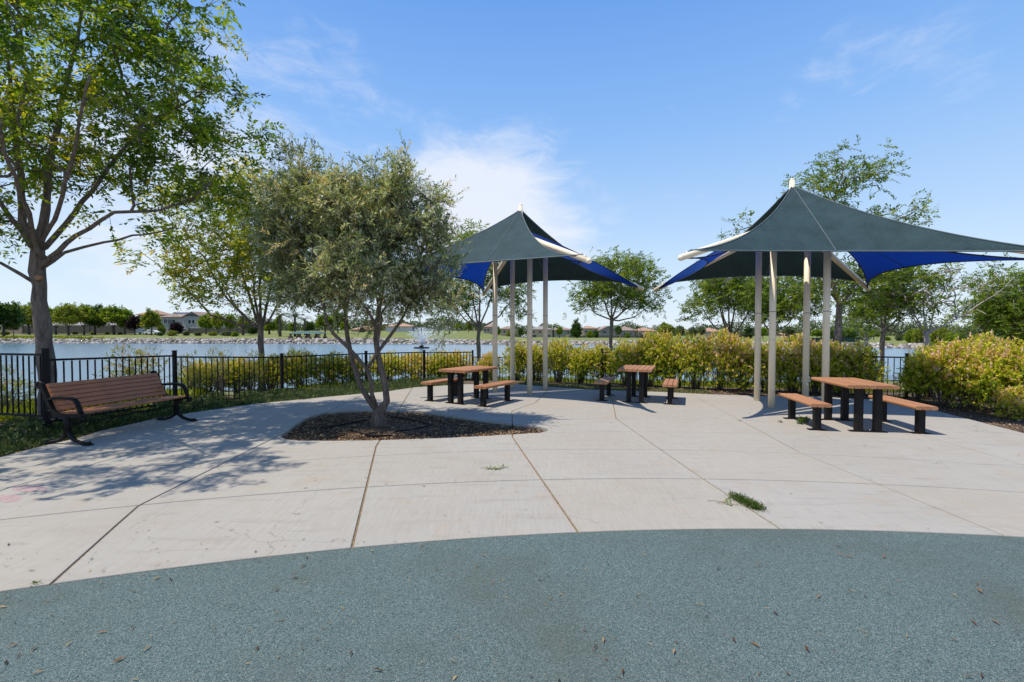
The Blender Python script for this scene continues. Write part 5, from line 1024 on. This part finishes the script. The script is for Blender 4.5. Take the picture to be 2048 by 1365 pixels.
FT = [(8, 604, 118, 'round', 'leafD', 1.15, 'big dark tree at the far left edge across the lake'), (27, 640, 132, 'vase', 'leafD', .7, 'small tree in front of the pink wall'), (58, 608, 150, 'round', 'leafY', 1.0, 'light green tree just left of the big trunk across the lake'), (112, 614, 148, 'vase', 'leafM', .9, 'far tree right of the big trunk'), (137, 612, 140, 'vase', 'leafY', 1.0, 'far light tree in front of the long building, leftmost'),
      (168, 612, 146, 'vase', 'leafM', 1.0, 'far tree with forked trunk before the long building'), (190, 607, 150, 'round', 'leafD', .9, 'darker rounded crown above the long building'), (228, 610, 148, 'vase', 'leafM', 1.1, 'far spreading tree with forked trunk, right of the darker crown'), (250, 617, 150, 'round', 'leafM', .9, 'far tree left of the dark purple tree'),
      (270, 632, 146, 'round', 'leafP', .95, 'dark purple tree left of the white cars'), (303, 618, 143, 'round', 'leafY', .85, 'green tree in front of the white cars'), (322, 645, 150, 'bush', 'leafY', .7, 'small light bush tree before the two-storey house'), (353, 640, 158, 'bush', 'leafP', .95, 'purple plum tree before the solar-panel house'),
      (412, 624, 150, 'round', 'leafM', .9, 'far tree right of the gabled wing'), (436, 628, 146, 'round', 'leafY', .8, 'yellowish far tree, second right of the gabled wing'), (460, 627, 150, 'round', 'leafM', .8, 'far tree just left of the leaning trunk'), (488, 632, 156, 'round', 'leafY', .8, 'far tree behind the leaning trunk'), (505, 640, 150, 'bush', 'leafD', .7, 'dark bushy tree by the leaning trunk'),
      (540, 640, 150, 'round', 'leafM', 1.0, 'far tree right of the leaning trunk'), (556, 632, 165, 'round', 'leafY', .9, 'yellow far tree left of the palms'), (585, 645, 150, 'round', 'leafM', 1.0, 'far tree behind the green shelter, left half'), (618, 640, 150, 'round', 'leafD', 1.0, 'far tree behind the green shelter, right half'), (650, 628, 160, 'round', 'leafM', 1.1, 'far tree left of the olive stems'), (676, 625, 170, 'round', 'leafD', 1.0, 'far dark tree behind the left olive stem'),
      (690, 640, 160, 'round', 'leafM', .9, 'far tree between the olive stems, left one'), (724, 653, 190, 'bush', 'leafP', .8, 'small purple tree in front of the tiled house'), (760, 650, 200, 'round', 'leafM', .9, 'far tree between tiled and white houses'), (830, 652, 220, 'round', 'leafG', 1.2, 'grey-green far tree behind the fountain'), (880, 650, 230, 'round', 'leafG', 1.1, 'far tree right of the fountain'), (917, 645, 215, 'round', 'leafM', .95, 'rounded far tree left of the dark leafy tree'), (937, 643, 225, 'round', 'leafY', .9, 'yellowish far tree behind the dark leafy tree trunk'),
      (995, 650, 235, 'bush', 'leafM', .8, 'far tree right of the first canopy post'), (1018, 660, 225, 'bush', 'leafY', .9, 'far yellow bush between canopy posts'), (1041, 655, 225, 'round', 'leafD', .8, 'far dark tree between the middle canopy posts'), (1119, 653, 215, 'round', 'leafM', .85, 'small round tree before the far tan house'), (1153, 642, 185, 'cone', 'leafD', 1.15, 'dark conical tree across the lake'), (1180, 660, 215, 'bush', 'leafM', .9, 'low far tree left of the gabled house'), (1192, 658, 225, 'bush', 'leafD', .8, 'dark low tree touching the gabled house'),
      (1237, 650, 215, 'round', 'leafD', .8, 'dark far tree right of the round tree trunk'), (1255, 665, 215, 'bush', 'leafM', 1.0, 'low bush before the hip-roofed house'), (1285, 668, 210, 'bush', 'leafD', .9, 'dark bush below the far palm'), (1332, 640, 120, 'bush', 'leafY', 1.05, 'bright yellow-green tree rising over the hedge in the gap'), (1360, 652, 170, 'round', 'leafG', 1.0, 'grey-green tree right of the bright one'), (1385, 655, 180, 'round', 'leafG', 1.0, 'second grey-green tree in the gap'), (1402, 652, 185, 'round', 'leafG', .9, 'third grey-green tree near the tiled roof'),
      (1480, 668, 180, 'bush', 'leafY', .9, 'low yellowish far tree right of the many-stemmed trunk'), (1497, 650, 170, 'cone', 'leafD', 1.5, 'dark pine-like far tree'), (1526, 655, 180, 'round', 'leafM', 1.1, 'far tree behind the first farther canopy post'), (1578, 654, 175, 'round', 'leafG', 1.2, 'grey-green tree far behind the hedge between canopy posts'), (1603, 662, 180, 'bush', 'leafY', .9, 'small yellow tree far behind the posts'), (1634, 657, 165, 'round', 'leafM', 1.1, 'far tree right of the third farther post'), (1665, 658, 150, 'bush', 'leafD', 1.0, 'dark tree behind the court, left'), (1697, 652, 140, 'bush', 'leafD', 1.2, 'dark tree behind the court, right'),
      (1728, 662, 130, 'bush', 'leafM', 1.0, 'green bushy tree right of the court'), (1748, 660, 150, 'round', 'leafM', 1.2, 'far tree behind the thin-stemmed tree'), (1775, 672, 130, 'bush', 'leafM', 1.2, 'far bushy tree seen through the hedge gap'), (1800, 660, 120, 'bush', 'leafG', 1.0, 'far grey bush right of the gap'), (1822, 655, 95, 'bush', 'leafM', 1.0, 'large bushy tree left of the half-bare tree'), (1840, 650, 80, 'bush', 'leafY', .8, 'yellow willow-like tree behind the half-bare tree'), (1880, 652, 75, 'bush', 'leafY', 1.0, 'soft yellow tree right of the half-bare trunk'), (1915, 662, 62, 'bush', 'leafM', 1.0, 'green bushy tree behind the right hedge'), (1950, 660, 60, 'bush', 'leafD', 1.0, 'dark green mass behind the right hedge'), (1990, 655, 55, 'bush', 'leafM', 1.2, 'green tree behind the right hedge near the edge'), (2030, 640, 50, 'round', 'leafD', 1.2, 'dark tree behind the right hedge at the edge'), (2100, 600, 55, 'round', 'leafM', 1.3, 'tree beyond the right edge')]
for (px, top, Y, k, lm, w, lab) in FT: far_tree(px, top, Y, k, lm, w * .9, lab)
# low bushes on the far bank
LB = [(345, 660, 135, 'leafY', 1.6), (372, 660, 138, 'leafG', 1.5), (395, 661, 136, 'leafG', 1.5), (425, 661, 136, 'leafY', 1.6), (455, 661, 134, 'leafG', 1.7), (320, 663, 136, 'leafD', 1.3), (470, 663, 130, 'leafM', 1.3), (150, 663, 150, 'leafM', 1.4), (185, 663, 152, 'leafY', 1.4), (215, 664, 150, 'leafM', 1.4), (240, 664, 150, 'leafG', 1.3), (85, 662, 150, 'leafY', 1.2), (10, 660, 145, 'leafY', 1.5), (680, 668, 150, 'leafM', 1.6), (640, 668, 140, 'leafM', 1.4), (560, 668, 130, 'leafD', 1.2)]
for i, (px, top, Y, lm, w) in enumerate(LB): far_tree(px, top, Y, 'bush', lm, w, f'low bush on the far bank, {["under the solar-panel house","before the gabled wing","right of the gabled wing","below the yellowish far tree","left of the leaning trunk","right of the white cars","beside the leaning trunk","below the leftmost light tree","below the darker crown","below the spreading tree","left of the purple tree","right beside the big trunk","at the far left edge","left of the olive planter stems","right of the green shelter","left of the green shelter"][i]}', group='low bushes on the far bank')
# horizon wood
def wood():
    k = 60000; x = rng.uniform(-330, 420, k); y = 330 + rng.uniform(0, 25, k); hgt = 5.5 + 2.0 * np.sin(x * .09) + 1.6 * np.sin(x * .23 + 1) + 1.1 * np.sin(x * .6) + 2.0 * sstep(100, 260, x) + 1.0; z0 = np.where(x < -20, 1.2, -3.); z = z0 + rng.uniform(0, 1, k) * hgt
    V, F = leaves(np.c_[x, y, z], rand_dirs(k), rand_dirs(k), rng.uniform(.7, 1.6, k), rng.uniform(.6, 1.2, k)); link('distant_woods', np_mesh('distant_woods', V, F, M['leafG'], np.repeat(np.clip(rng.normal(.45, .2, k), 0, 1), 4)), kind='stuff', label='distant line of trees on the horizon', cat='woods')
wood()
# palms
def palm_t():
    r = empty('palm_tree', (0, 0, 0)); mb = MB(); mb.tube([(0, 0, 0), (.03, 0, 2.5), (0, 0, 5)], [.32, .25, .27], 10); mb.build('trunk', M['farbark'], r); Vs = []; Fs = []; Ts = []; o = 0
    for k in range(34):
        a = rnd.uniform(0, 6.28); e = rnd.uniform(-.35, 1.25); L = 2.6; m = 12; s = np.linspace(0, 1, m); hx = np.cos(e) * s * L; hz = np.sin(e) * s * L - 1.1 * s ** 2; B = np.stack([np.cos(a) * hx, np.sin(a) * hx, 5 + hz], 1); D = np.tile([math.cos(a) * math.cos(e), math.sin(a) * math.cos(e), math.sin(e) - .5], (m, 1))
        for sd in (-1, 1):
            S = np.tile([-math.sin(a) * sd, math.cos(a) * sd, -.3], (m, 1)); V, F = leaves(B, D * .7 + S, np.tile([0, 0, 1.], (m, 1)), np.full(m, .6), np.full(m, .12)); Vs.append(V); Fs.append(F + o); o += len(V); Ts.append(np.full(len(V), rnd.uniform(.3, .8)))
    link('fronds', np_mesh('fronds', np.concatenate(Vs), np.concatenate(Fs), M['leafG'], np.concatenate(Ts)), r); return r
PT = palm_t()
for i, (px, top, Y, lab) in enumerate([(560, 616, 128, 'palm tree just left of the green shelter'), (590, 618, 130, 'palm tree above the green shelter'), (610, 628, 140, 'palm tree above the right end of the shelter'), (486, 622, 140, 'palm tree behind the leaning park tree branches'), (538, 632, 150, 'smaller palm right of the leaning trunk'), (1274, 648, 240, 'distant palm before the pink-roofed house')]):
    r = PT if i == 0 else copy_tree(PT); p = at(px, 660, Y); z0 = T(p.x, Y); s = (zat(top, Y) - z0) / 6.6; r.location = (p.x, Y, z0); r.scale = (s, s, s); r.rotation_euler = (0, 0, i * 1.3); tag(r, lab, 'palm tree', 'palms across the lake')
